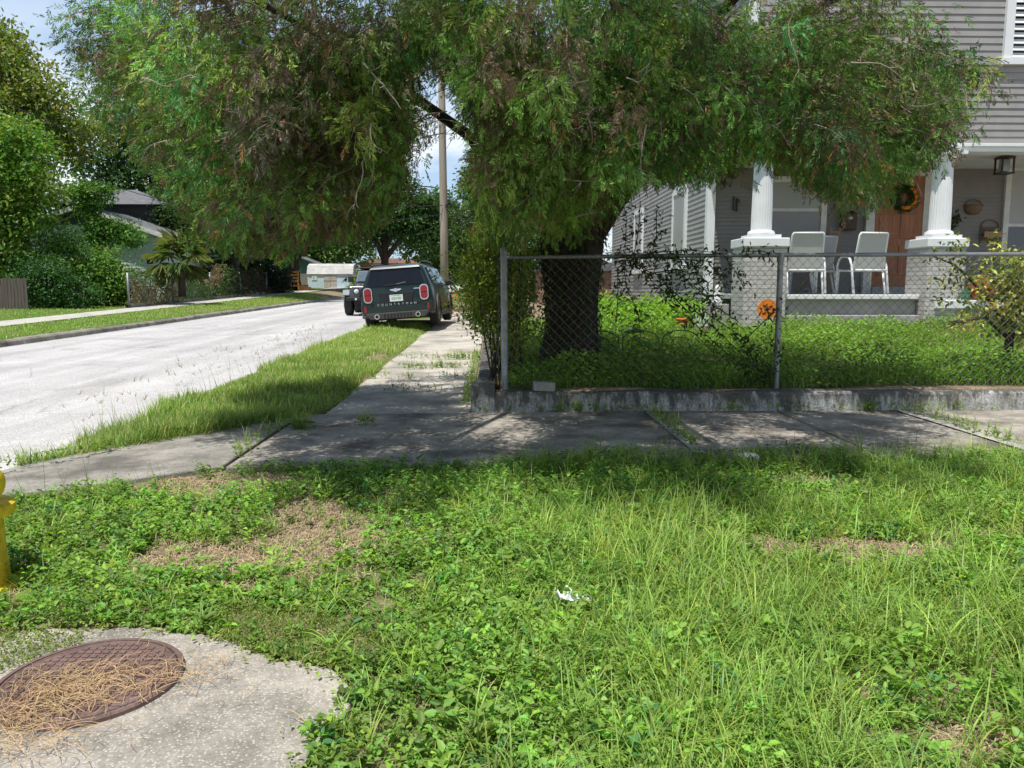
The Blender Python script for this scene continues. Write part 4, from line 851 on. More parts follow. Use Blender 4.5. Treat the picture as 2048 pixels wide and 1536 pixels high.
mb = MB(); mb.bx(HX-.03,14,PY-.06,PY+.22,ZB,ZB+.115); mb.bx(HX-.05,14,PY-.10,PY-.062,ZB+.075,ZB+.125); mb.bx(HX-.03,HX+.2,PY+.22,WY,ZB,ZB+.115); mb.build('beam', M['white'], ho, bevel=.006)
mb = MB(); mb.bx(HX+.2,14,PY+.22,WY,ZB+.07,ZB+.10); mb.build('porch_ceiling', M['oldwhite'], ho)
mb = MB(); mb.bx(4.3,14,PY-.05,WY-.03,ZF-.09,ZF); mb.build('porch_floor', M['floor'], ho, bevel=.01)
mb = MB(); mb.bx(4.84,7.09,PY-.10,PY-.052,ZF-.075,ZF-.004); mb.build('floor_edge', M['white'], ho, bevel=.008)
mb = MB(); mb.bx(4.4,7.1,PY+.02,PY+.2,.4,ZF-.09); mb.build('porch_base', M['porchgrey'], ho)
mb = MB(); mb.bx(4.84,7.09,PY-.16,PY+.0,.4,.86); mb.build('porch_step', M['porchgrey'], ho, bevel=.015)
mb = MB(); mb.bx(7.28,13.5,PY-.26,PY-.052,.97,1.11); mb.build('planter_ledge', M['white'], ho, bevel=.012)
mb = MB(); mb.bx(7.30,13.5,PY-.20,PY-.06,.35,.968); mb.build('ledge_wall', M['porchgrey'], ho)
mb = MB(); mb.bx(8.6,9.8,PY-.5,PY-.22,.35,.80); mb.build('low_plinth', M['oldwhite'], ho, bevel=.02)
for (a, b) in ((4.10,4.80),(7.12,7.76)):
    mb = MB(); mb.bx(a,b,PY-.22,PY+.42,.35,1.97); mb.build('pedestal', M['brick'], ho)
    mb = MB(); mb.bx(a-.025,b+.025,PY-.25,PY+.48,1.972,2.12); mb.build('pedestal_cap', M['white'], ho, bevel=.015)
    c = ((a+b)/2, PY+.06, 0); mb = MB()
    mb.bx(c[0]-.25,c[0]+.25,c[1]-.25,c[1]+.25,2.122,2.175)
    mb.lathe([(.215,2.175),(.222,2.20),(.21,2.235),(.178,2.25)], 40, (c[0],c[1],0))
    mb.lathe([(.168,2.25),(.165,2.6),(.158,3.0),(.148,3.36)], 96, (c[0],c[1],0), rfun=lambda j: 1-.03*(1 if j%4 in (1,2) else 0))
    mb.lathe([(.155,3.36),(.17,3.375),(.16,3.39),(.18,3.42),(.22,3.46)], 40, (c[0],c[1],0)); mb.bx(c[0]-.25,c[0]+.25,c[1]-.25,c[1]+.25,3.462,ZB-.002)
    mb.build('column', M['white'], ho)
mb = MB(); mb.bx(HX-.035,HX+.12,WY-.05,WY+.10,.62,ZB); mb.build('corner_board', M['white'], ho)
mb = MB(); mb.bx(HX-.035,HX+.10,PY-.055,PY+.08,ZB+.12,8.6); mb.build('corner_board', M['white'], ho)
def window(x0, x1, z0, z1, zs, trim=.11, par=None):
    fr = MB(); d = .05
    fr.bx(x0-trim,x0,WY-d-.02,WY,z0-.02,z1+trim); fr.bx(x1,x1+trim,WY-d-.02,WY,z0-.02,z1+trim); fr.bx(x0+.001,x1-.001,WY-d-.02,WY,z1,z1+trim); fr.bx(x0-trim-.03,x1+trim+.03,WY-d-.06,WY,z0-.08,z0-.021)
    fr.bx(x0+.001,x1-.001,WY-d,WY-.02,zs-.03,zs+.03)
    w = fr.build('window', M['oldwhite'], ho, bevel=.004)
    mb = MB(); mb.bx(x0,x1,WY-.045,WY-.03,zs+.031,z1-.001); mb.build('blind', M['blind'], w)
    mb = MB(); mb.bx(x0,x1,WY-.042,WY-.028,z0,zs-.031); mb.build('pane', M['glass'], w)
window(5.30,6.32,1.85,3.32,2.80); window(10.0,11.3,1.85,3.55,2.52)
# side windows seen edge-on along the left wall
for y0 in (16.7,21.5):
    mb = MB(); x = HX
    mb.bx(x-.06,x,y0-.13,y0,1.8,3.5); mb.bx(x-.06,x,y0+1.0,y0+1.13,1.8,3.5); mb.bx(x-.06,x,y0+.001,y0+.999,3.37,3.5); mb.bx(x-.09,x,y0-.17,y0+1.17,1.72,1.799); w = mb.build('window', M['white'], ho)
    mb = MB(); mb.bx(x-.045,x-.02,y0,y0+1.0,1.8,3.37); mb.build('pane', M['blind'], w)
dr = MB(); X0, X1, Z0, Z1 = 7.37, 8.30, 1.34, 3.44
dr.bx(X0,X1,WY-.06,WY-.02,Z0,Z1)
d_ = dr.build('door', M['door'], ho)
mb = MB(); wd_ = X1-X0
for (a,b,c,e) in ((.10,.46,.10,.38),(.54,.90,.10,.38),(.10,.46,.44,.66),(.54,.90,.44,.66),(.10,.46,.72,.93),(.54,.90,.72,.93)):
    mb.bx(X0+a*wd_,X0+b*wd_,WY-.075,WY-.061,Z0+c*2.1,Z0+e*2.1)
mb.build('door_panel', M['door'], d_, bevel=.012)
mb = MB(); mb.lathe([(.0,-.1),(.025,-.1),(.03,-.08),(.012,-.06),(.012,0)], 12, (X0+.07,WY-.062,2.30), axis='y'); mb.build('knob', M['bronze'], d_, smooth=True)
mb = MB(); mb.bx(X0-.17,X0-.003,WY-.08,WY,ZF,ZB); mb.bx(X1+.003,X1+.15,WY-.08,WY,ZF,ZB); mb.bx(X0-.003,X1+.003,WY-.08,WY,Z1+.003,ZB); mb.build('door_frame', M['oldwhite'], ho, bevel=.004)
mb = MB(); mb.bx(X0,X1,WY-.12,WY-.02,ZF,Z0-.003); mb.build('door_sill', M['porchgrey'], ho)
mb = MB(); mb.bx(8.22,8.36,PY-.09,PY-.03,4.98,6.4); mb.bx(9.3,9.44,PY-.09,PY-.03,4.98,6.4); mb.bx(8.17,9.5,PY-.11,PY-.03,4.88,4.979)
vt = mb.build('louvre_vent', M['white'], ho)
mb = MB()
for k in range(13): mb.box((8.83,PY-.06,5.03+k*.105),(.935,.012,.10),(R(-35),0,0))
mb.build('slats', M['white'], vt)
mb = MB(); mb.bx(8.36,9.3,PY-.03,PY-.025,4.98,6.4); mb.build('vent_backing', M['black'], vt)
def text_mesh(s, size, extrude=.004):
    c = bpy.data.curves.new('lettering', 'FONT'); c.body = s; c.size = size; c.extrude = extrude; c.align_x = 'CENTER'
    o = bpy.data.objects.new('lettering', c); col.objects.link(o); bpy.context.view_layer.update()
    me = bpy.data.meshes.new_from_object(o.evaluated_get(bpy.context.evaluated_depsgraph_get())); bpy.data.objects.remove(o); bpy.data.curves.remove(c); return me
def letter(s, size, loc, mat, parent, rot=(R(90),0,0), name='house_number'):
    me = text_mesh(s, size); me.materials.clear(); me.materials.append(mat); me.name = name
    o = bpy.data.objects.new(name, me); col.objects.link(o); o.location = loc; o.rotation_euler = rot; o.parent = parent; return o
letter('0', .16, (6.86,WY-.022,2.88), M['black'], ho); letter('2', .16, (7.04,WY-.022,2.88), M['black'], ho)

# things on the porch
mbx = thing('wall_mailbox', 'dark bronze wall mailbox beside the front door', 'mailbox', (6.85,WY-.02,2.42))
mb = MB(); mb.prism([(0,0),(-.13,0),(-.13,.30),(-.02,.37),(0,.37)], -.14, .14, 'x'); mb.build('box', M['bronze'], mbx, bevel=.008)
mb = MB(); mb.lathe([(.05,-.137),(.05,-.131)], 20, (0,0,.22), axis='y'); o_ = mb.build('emblem', M['alloy'], mbx); o_.scale = (1,1,.55); o_.location.z = .1
def lantern(x, y, z):
    o = thing('porch_lantern', 'black square glass lantern hanging under the porch ceiling', 'lantern', (x,y,z)); s = .10; mb = MB()
    for a in (-s,s):
        for b in (-s,s): mb.bx(a-.012,a+.012,b-.012,b+.012,-.02,.22)
    mb.bx(-s-.02,s+.02,-s-.02,s+.02,.221,.245); mb.bx(-s-.02,s+.02,-s-.02,s+.02,-.045,-.021); mb.tube([(0,0,.245),(0,0,.28)], .012, 6); mb.build('frame', M['bronze'], o)
    mb = MB(); mb.bx(-.06,.06,-.06,.06,.0,.20); mb.build('glass', simple('lantern_glass',(.30,.36,.36),.15), o)
lantern(8.95,13.6,3.33)
def wreath(x, y, z):
    o = thing('door_wreath', 'leafy wreath with orange and yellow flowers on the brown door', 'wreath', (x,y,z)); n = 620
    nb = NB(); t = rng.uniform(0,2*PI,n); r_ = .19+rng.normal(0,.04,n); P = np.c_[r_*np.cos(t), rng.uniform(-.08,0,n), r_*np.sin(t)]
    leaves(nb, P, np.c_[-np.sin(t),rng.normal(-.3,.3,n),np.cos(t)]+rng.normal(0,.5,(n,3)), np.c_[np.zeros(n),-np.ones(n),rng.normal(0,.4,n)], rng.uniform(.05,.09,n), rng.uniform(.02,.035,n), vary((.04,.085,.02), n, .4)); nb.build('leaves', M['leaf'], o)
    nb = NB()
    for k in range(16):
        a = -1.9+k*.19+random.uniform(-.1,.1); c_ = np.array([.19*math.cos(a),-.09,.19*math.sin(a)]); m = 12; tt = np.linspace(0,2*PI,m,endpoint=False)
        leaves(nb, np.repeat(c_[None],m,0), np.c_[np.cos(tt),np.full(m,-.4),np.sin(tt)], np.tile([[0,-1.,0]],(m,1)), np.full(m,.04), np.full(m,.02), vary((.65,.30,.03) if k%3 else (.6,.16,.02), m, .15))
    nb.build('flowers', M['leaf'], o)
    mb = MB(); mb.tube([(.19*math.cos(a),-.01,.19*math.sin(a)) for a in np.linspace(0,2*PI,25)], .015, 6); mb.build('hoop', M['rattan'], o)
wreath(7.90,WY-.09,3.02)
bk = thing('wall_basket', 'woven half-round basket hanging on the porch wall', 'basket', (9.30,WY-.02,2.72))
mb = MB(); m = 13
rings = [(.06,0),(.12,.03),(.16,.09),(.175,.16),(.18,.18)]
mb.add([(r_*math.cos(a),-abs(r_*math.sin(a))*.75,h) for r_,h in rings for a in np.linspace(0,PI,m)], [(i*m+j,i*m+j+1,(i+1)*m+j+1,(i+1)*m+j) for i in range(4) for j in range(m-1)]); mb.build('bowl', M['rattan'], bk)
mb = MB()
for r_,h in rings[1:]: mb.tube([(r_*math.cos(a)*1.02,-abs(r_*math.sin(a))*.77,h) for a in np.linspace(0,PI,m)], .009, 5)
mb.build('weave', M['rattan'], bk)
mb = MB(); mb.tube([(.16*math.cos(a),-.02,.18+.11*math.sin(a)) for a in np.linspace(0,PI,12)], .008, 5); mb.build('handle', M['rattan'], bk)
rk = thing('wicker_shelf', 'small wicker shelf with arched back on the porch wall', 'shelf', (9.66,WY-.02,2.22))
mb = MB(); mb.tube([(.17*math.cos(a),-.01,.28+.12*math.sin(a)) for a in np.linspace(0,PI,12)], .012, 5); mb.tube([(-.17,-.01,.28),(-.17,-.01,-.05)], .012, 5); mb.tube([(.17,-.01,.28),(.17,-.01,-.05)], .012, 5); mb.build('frame', M['rattan'], rk)
mb = MB()
for k in range(8): mb.bx(-.15,.15,-.02,-.006,.0+k*.035,.022+k*.035)
mb.build('back', M['rattan'], rk)
mb = MB(); mb.bx(-.18,.18,-.14,-.0,.06,.09); mb.bx(-.18,.18,-.14,-.125,.09,.17); mb.build('ledge', M['bamboo'], rk)
wv = thing('wall_planter', 'dark leafy hanging plant on the porch wall beside the right column', 'plant', (8.72,WY-.1,2.55))
mb = MB(); mb.lathe([(.06,-.25),(.10,-.22),(.12,-.05)], 16); mb.build('pot', M['rattan'], wv)
nb = NB(); leafcloud(nb, [(0,0,.05,.16,.12,.22)], 60, 9, .08, (.035,.06,.02), csize=.1); nb.build('foliage', M['leaf'], wv)
hk = thing('wall_ornament', 'pair of thin dark bars fixed on the porch wall left of the window', 'wall ornament', (4.66,WY-.02,2.9))
mb = MB(); mb.bx(-.045,-.02,-.03,0,-.11,.15); mb.build('bar', M['black'], hk); mb = MB(); mb.bx(.02,.04,-.03,0,-.13,.12); mb.bx(.04,.075,-.02,0,.04,.10); mb.build('bar', M['black'], hk)
sl = thing('bamboo_rack', 'small slatted bamboo rack against the wall below the mailbox', 'rack', (6.55,WY-.2,ZF))
mb = MB()
for x in (-.09,.09): mb.bx(x-.012,x+.012,-.01,.01,0,1.26)
for k in range(13): mb.bx(-.078,.078,-.008,.006,.32+k*.07,.35+k*.07)
mb.build('slats', M['bamboo'], sl)
def patio_chair(name, label, loc, rz, arms=True):
    o = thing(name, label, 'chair', loc, (0,0,rz), 'white sling chairs on the porch')
    w = .29; r_ = .019
    for s in (-1,1):
        mb = MB(); mb.tube([(s*w,.28,0),(s*w,.24,.42),(s*(w-.01),-.16,.40),(s*(w-.03),-.27,1.0),(s*(w-.05),-.285,1.03)], r_, 8); mb.build('side_frame', M['white'], o, smooth=True)
        mb = MB(); mb.tube([(s*w,-.14,.41),(s*(w+.005),-.24,0)], r_, 8); mb.build('leg', M['white'], o, smooth=True)
        mb = MB(); a = s*(w+.035); mb.tube([(a,.26,.02),(a,.24,.5),(a,.20,.60),(a,.12,.645),(a,-.02,.645),(a,-.12,.60),(a,-.18,.48),(a,-.27,.02)], .02, 8); mb.build('armrest', M['white'], o, smooth=True)
    for q0, q1 in (((-w,-.24,.41),(w,-.24,.41)),((-w,.24,.41),(w,.24,.41)),((-w+.04,-.285,1.03),(w-.04,-.285,1.03))):
        mb = MB(); mb.tube([q0,q1], r_, 8); mb.build('crossbar', M['white'], o, smooth=True)
    mb = MB(); P_ = [(.24,.42),(.05,.40),(-.14,.405),(-.18,.46),(-.22,.72),(-.275,1.02)]
    ww = [.275,.275,.275,.272,.262,.245]
    mb.add([(s*q,a,b) for (a,b),q in zip(P_,ww) for s in (-1,1)]+[(s*q,a+.006,b-.006) for (a,b),q in zip(P_,ww) for s in (-1,1)], [(2*i,2*i+1,2*i+3,2*i+2) for i in range(5)]+[(12+2*i,12+2*i+2,12+2*i+3,12+2*i+1) for i in range(5)]); mb.build('sling', M['sling'], o, fixn=False)
    return o
patio_chair('patio_chair', 'white sling patio chair nearest the left porch column', (5.36,13.35,ZF), R(-6))
patio_chair('patio_chair', 'white sling patio chair standing in front of the brown door', (6.42,13.35,ZF), R(8))
patio_chair('patio_chair', 'white sling patio chair in the middle, set back behind the other two', (5.92,14.2,ZF), R(30))
tb = thing('folding_table', 'small folding table on crossed bamboo legs among the porch chairs', 'table', (5.75,13.95,ZF))
mb = MB(); mb.lathe([(.0,.66),(.36,.66),(.36,.69),(0,.69)], 28, cap=False); mb.build('tabletop', M['oldwhite'], tb)
for a in (0,PI/3,2*PI/3):
    mb = MB(); mb.tube([(.28*math.cos(a),.28*math.sin(a),0),(-.28*math.cos(a),-.28*math.sin(a),.66)], .014, 6); mb.build('leg', M['bamboo'], tb, smooth=True)
po = thing('flower_pot', 'orange terracotta pot with a small plant on the porch ledge', 'flower pot', (8.10,PY-.16,1.11))
mb = MB(); mb.lathe([(0,0),(.15,0),(.205,.19),(.235,.19),(.24,.27),(.215,.27),(.20,.2),(0,.2)], 28, cap=False); mb.build('pot', M['terracotta'], po, smooth=True, split=30)
nb = NB(); leafcloud(nb, [(0,0,.30,.17,.14,.07)], 26, 9, .05, (.12,.16,.03), csize=.07, alt=(.5,.18,.03), altp=.3); nb.build('foliage', M['leaf'], po)
mb = MB(); mb.lathe([(0,0),(.075,0),(.095,.15),(.10,.17),(.085,.17),(.08,.14),(0,.14)], 24, (7.80,PY-.17,1.11), cap=False); tag(mb.build('glazed_pot', M['teal'], smooth=True, split=30), 'small teal glazed pot beside the orange flower pot', 'pot')
# garden ornaments
os_ = thing('garden_disc', 'orange round cut-out garden disc on a stick beside the left pedestal', 'garden ornament', (4.12,11.5,float(zyard(4.12,11.5))))
mb = MB(); mb.tube([(0,0,0),(0,0,.4)], .008, 6); mb.build('stick', M['oldwhite'], os_)
mb = MB(); mb.lathe([(0,-.012),(.15,-.012),(.15,.012),(0,.012)], 32, (0,0,.43), axis='y', cap=False); dk = mb.build('disc', M['orange'], os_)
mb = MB()
for (a,b,c,e,t) in ((-.05,.48,.05,.02,.5),(.05,.47,.05,.02,-.5),(0,.42,.02,.05,0),(-.05,.37,.06,.018,-.3),(.05,.37,.06,.018,.3),(.09,.43,.03,.04,.4),(-.1,.44,.03,.02,1)): mb.box((a,-.016,b),(c,.006,e),(0,t,0))
mb.build('cut_out', M['black'], dk)
ag = thing('potted_agave', 'grey striped agave growing at the foot of the side wall', 'plant', (3.25,11.9,float(zyard(3.25,11.9))))
nb = NB(); n = 26; az = rng.uniform(0,2*PI,n); blades(nb, np.zeros((n,3)), az, rng.uniform(.3,.55,n), rng.uniform(.035,.05,n), rng.uniform(.1,.5,n), rng.uniform(.3,1.3,n), vary((.30,.38,.30), n, .2), 6); nb.build('leaves', M['leaf'], ag)
mb = MB(); mb.lathe([(.10,-.05),(.14,.0),(.15,.12),(.12,.14)], 18); mb.build('pot', M['stone'], ag)
mb = MB(); mb.lathe([(0,0),(.07,0),(.10,.10),(.105,.11),(.09,.12),(0,.12)], 22, (2.92,11.8,float(zyard(2.92,11.8))+.14), cap=False); tag(mb.build('garden_pot', M['terracotta'], smooth=True, split=30), 'red-orange clay pot in the weeds left of the agave', 'pot')
st_ = thing('garden_statue', 'small white garden figure on a ledge under the porch corner', 'garden ornament', (3.62,12.4,float(zyard(3.6,12.4))+.0))
mb = MB(); mb.bx(-.16,.16,-.12,.12,0,.42); mb.build('base', M['porchgrey'], st_, bevel=.01)
mb = MB(); mb.lathe([(.0,.42),(.07,.42),(.075,.46),(.05,.52),(.055,.58),(.03,.62),(.045,.66),(.04,.70),(0,.73)], 16); mb.build('figure', M['white'], st_, smooth=True)
for i, x in enumerate((.50,1.42,1.95,2.48)):
    y = 10.1; o = thing('wire_edging', ['thin dark wire edging hoop in the grass left of the trunk','thin dark wire edging hoop just right of the cedar trunk','thin dark wire edging hoop, second right of the cedar trunk','thin dark wire edging hoop farthest right of the cedar trunk'][i], 'garden edging', (x,y,float(zyard(x,y))), group='wire garden edging hoops')
    mb = MB(); mb.tube([(-.24,0,-.05),(-.24,0,.22)]+[(.24*math.cos(a),0,.22+.13*math.sin(a)) for a in np.linspace(PI,0,12)]+[(.24,0,-.05)], .008, 5); mb.build('outer_hoop', M['cable'], o)
    mb = MB(); mb.tube([(-.12,0,-.05),(-.12,0,.18)]+[(.12*math.cos(a),0,.18+.08*math.sin(a)) for a in np.linspace(PI,0,10)]+[(.12,0,-.05)], .006, 5); mb.build('inner_hoop', M['cable'], o)
cp = thing('arrowhead_plant', 'broad heart-shaped leaves in the yard just right of the trunk', 'plant', (1.68,9.9,float(zyard(1.68,9.9))))
nb = NB(); q = np.array([(0,0,.36),(-.22,.0,.30),(.12,.1,.30),(-.1,-.1,.2),(.2,0,.22)]); leaves(nb, q, np.array([(.9,-.2,.15),(-.7,-.4,-.2),(.6,.2,-.3),(-.3,-.6,-.2),(.9,0,-.3)]), np.tile([[0,-.4,1.]],(5,1)), np.full(5,.26), np.full(5,.17), vary((.05,.12,.02), 5, .2)); nb.build('leaves', M['leaf'], cp)
mb = MB()
for a in q: mb.tube([(0,0,-.02),(a[0]*.5,a[1]*.5,a[2]*.6),tuple(a)], .006, 5)
mb.build('stems', M['bark'], cp)
# litter
def litter(name, label, x, y, s, seed):
    r2 = random.Random(seed); mb = MB(); n = 13; m = 9
    mb.add([((i/(n-1)-.5)*s[0]*(1-.4*abs(j-4)/4)+r2.uniform(-.006,.006), (j/(m-1)-.5)*s[1]*(1+.5*math.sin(i*.7))+r2.uniform(-.006,.006), .02+r2.uniform(0,.022)+.012*math.sin(i*1.1)+.01*math.cos(j*1.7+i)) for i in range(n) for j in range(m)], [(i*m+j,(i+1)*m+j,(i+1)*m+j+1,i*m+j+1) for i in range(n-1) for j in range(m-1)])
    o = mb.build(name, M['paper'], None, fixn=False); o.location = (x,y,.05); o.rotation_euler = (0,.2,r2.uniform(.8,1.3)); return tag(o, label, 'litter')
litter('crumpled_tissue', 'crumpled white tissue lying in the long foreground grass', .31, 2.93, (.15,.085), 4)
litter('paper_scrap', 'small white paper scrap in the weeds at the pavement edge', 1.88, 5.50, (.13,.10), 9)
# hydrant
hy = thing('fire_hydrant', 'bright yellow fire hydrant cut off by the left edge', 'hydrant', (-2.285,3.30,-.02))
mb = MB(); mb.lathe([(.17,-.05),(.17,.03),(.125,.035),(.118,.10),(.122,.13),(.115,.14),(.112,.32),(.118,.335)], 28); mb.build('barrel', M['yellowold'], hy, smooth=True, split=35)
mb = MB(); mb.lathe([(.118,.336),(.155,.34),(.162,.35),(.162,.385),(.15,.395),(.115,.40)], 28); mb.build('flange', M['yellowold'], hy, smooth=True, split=35)
mb = MB(); mb.lathe([(.098,.40),(.098,.58),(.108,.59),(.108,.61),(.10,.62),(.08,.66),(.05,.69),(.022,.70),(.022,.74),(0,.74)], 28); mb.build('bonnet', M['yellow'], hy, smooth=True, split=35)
mb = MB(); mb.lathe([(.075,.08),(.078,.135),(.088,.14),(.090,.165),(.078,.185),(.062,.20),(.058,.205),(0,.205)], 24, (0,0,.505), axis='x'); cap_ = mb.build('nozzle_cap', M['yellow'], hy, smooth=True, split=30)
mb = MB(); mb.lathe([(.031,.205),(.028,.245),(.022,.25),(0,.25)], 5, (0,0,.505), axis='x'); mb.build('cap_nut', M['yellow'], cap_)
hy.location.x = -2.262; hy.rotation_euler = (0,0,R(-42))

# ------------------------------------------------------------------ utility pole and wires
up = thing('utility_pole', 'tall grey wooden utility pole beside the pavement ahead', 'utility pole', (-1.68,27,float(zg(-1.68,27))))
mb = MB(); mb.tube([(0,0,-.3),(0,0,3),(-.02,0,7),(-.03,0,10.5)], [.15,.135,.12,.10], 16); mb.build('pole', M['pole'], up, smooth=True)
mb = MB(); mb.bx(.06,.16,-.14,-.06,3.78,3.88); mb.build('bracket', M['black'], up)
mb = MB(); mb.bx(-1.2,1.2,-.16,-.10,9.3,9.42); mb.build('crossarm', M['pole'], up)
def wire(name, label, p0, p1, sag, r=.012, grp=None):
    p0 = Vector(p0); p1 = Vector(p1); mb = MB(); mb.tube([p0+(p1-p0)*t-Vector((0,0,sag*4*t*(1-t))) for t in np.linspace(0,1,24)], r, 5); return tag(mb.build(name, M['cable']), label, 'cable', grp)
bz = up.location.z
wire('cable', 'upper sagging cable running left from the utility pole', (-1.70,26.85,bz+3.85), (-13,20,6.3), .9)
wire('cable', 'lower sagging cable running left from the utility pole', (-1.75,26.85,bz+3.55), (-15,26,5.6), 1.0)
wire('cable', 'left of two bare cables descending from the pole to the right', (-1.55,26.9,bz+3.7), (.9,36,1.6), .0, .018)
vc = thing('vine_cable', 'leaf-strung cable descending right from the utility pole', 'cable', (0,0,0))
p0 = np.array((-1.52,26.9,bz+4.0)); p1 = np.array((1.1,36,1.9)); mb = MB(); mb.tube([tuple(p0), tuple(p1)], .018, 5); mb.build('strand', M['cable'], vc)
nb = NB(); n = 130; t = rng.uniform(0,1,n)[:,None]; leaves(nb, p0+(p1-p0)*t+rng.normal(0,.08,(n,3)), rdir(n)+[0,0,-.8], rdir(n), rng.uniform(.1,.22,n), rng.uniform(.06,.12,n), vary((.04,.07,.025), n, .3)); nb.build('leaves', M['leaf'], vc)

# ------------------------------------------------------------------ vehicles
def wheel(parent, x, y, r, w, rimr, mat_rim):
    t = MB(); s = 1 if x > 0 else -1
    t.lathe([(rimr,-w/2),(r-.03,-w/2),(r,-w/2+.03),(r,w/2-.03),(r-.03,w/2),(rimr,w/2)], 32, (x,y,r), axis='x', cap=False); o = t.build('wheel', M['tyre'], parent, smooth=True, split=40)
    b = MB(); b.lathe([(0,.0),(rimr,0)], 24, (x+s*(w/2-.05),y,r), axis='x', cap=False)
    for k in range(10):
        a = k*PI/5; b.box((x+s*(w/2-.02),y+math.cos(a)*rimr*.5,r+math.sin(a)*rimr*.5), (.03,rimr,.05), (a,0,0))
    b.lathe([(rimr,-.02),(rimr-.02,.0),(rimr-.03,-.04)], 28, (x+s*(w/2),y,r), axis='x', cap=False); b.build('rim', mat_rim, o); return o
def shell(stations, name, mat, parent):
    """each station: list of (half width, y, z) from sill to roof centre; mirrored"""
    rings = []
    for s in stations: rings.append([(w,y,z) for w,y,z in s]+[(-w,y,z) for w,y,z in reversed(s)])
    n = len(rings[0]); mb = MB(); vs = [p for r_ in rings for p in r_]; fs = []
    for i in range(len(rings)-1):
        for j in range(n): fs.append((i*n+j, i*n+(j+1)%n, (i+1)*n+(j+1)%n, (i+1)*n+j))
    h = n//2
    for base in (0,(len(rings)-1)*n):
        for j in range(h-1): fs.append((base+j,base+j+1,base+n-2-j,base+n-1-j))
    mb.add(vs, fs); o = mb.build(name, mat, parent, smooth=True); bv = o.modifiers.new('b','BEVEL'); bv.width = .025; bv.segments = 3; bv.limit_method = 'ANGLE'; bv.angle_limit = R(28); return o
sv = thing('compact_suv', 'dark green compact crossover parked half on the grass verge, seen from behind', 'car', (-2.30,22.15,float(zg(-2.5,22))+.03), (0,R(-4.2),R(-3.0)), scale=1.06)
def stn(y, zb, zbelt, zr_, wb, wbelt, wr, rear=0, wm=None):
    wm = wm or wb+.03; yr = lambda z: y+rear*max(0,z-zbelt)
    zm = zb+(zbelt-zb)*.45
    P_ = [(wb-.10,y,zb),(wb,y,zb+.06),(wm,y,zm),(wbelt,y,zbelt)]
    for f in (.35,.7): P_.append((wbelt+(wr-wbelt)*f,yr(zbelt+(zr_-zbelt)*f),zbelt+(zr_-zbelt)*f))
    P_ += [(wr,yr(zr_-.06),zr_-.06),(wr-.13,yr(zr_),zr_-.005),(.0001,yr(zr_+.02),zr_+.02)]
    return P_
shell([stn(-2.10,.34,.98,1.48,.83,.80,.60,.30,.86), stn(-2.0,.28,1.0,1.52,.88,.84,.64,.30,.90), stn(-1.6,.24,1.0,1.545,.90,.87,.66,.1), stn(-.8,.24,.98,1.555,.90,.88,.67), stn(.0,.24,.97,1.55,.90,.88,.67), stn(.45,.24,.97,1.53,.90,.88,.66),
       stn(.95,.24,.97,1.22,.90,.87,.70), stn(1.25,.24,.96,1.04,.90,.86,.72), stn(1.85,.26,.90,.96,.89,.83,.68), stn(2.05,.30,.82,.88,.85,.76,.6), stn(2.13,.36,.70,.74,.75,.66,.5)], 'body', M['cargreen'], sv)
# rear glass (tilted), side glass, windscreen
def rz_(z, off): return -2.10+.30*max(0,z-.98)-off
mb = MB(); pl = [(-.70,1.04),(.70,1.04),(.60,1.40),(.52,1.43),(-.52,1.43),(-.60,1.40)]
mb.add([(a,rz_(b,.022),b) for a,b in pl]+[(a,rz_(b,-.01),b) for a,b in pl], [tuple(range(6)),tuple(range(11,5,-1))]+[(i,(i+1)%6,6+(i+1)%6,6+i) for i in range(6)]); mb.build('rear_window', M['cartint'], sv)
mb = MB(); mb.add([(-.64,-2.02,1.44),(.64,-2.02,1.44),(.58,-1.98,1.50),(-.58,-1.98,1.50),(-.60,-1.88,1.45),(.60,-1.88,1.45),(.56,-1.8,1.53),(-.56,-1.8,1.53)], [(0,1,2,3),(4,7,6,5),(0,4,5,1),(1,5,6,2),(2,6,7,3),(3,7,4,0)]); mb.build('spoiler', M['cargreen'], sv, bevel=.01)
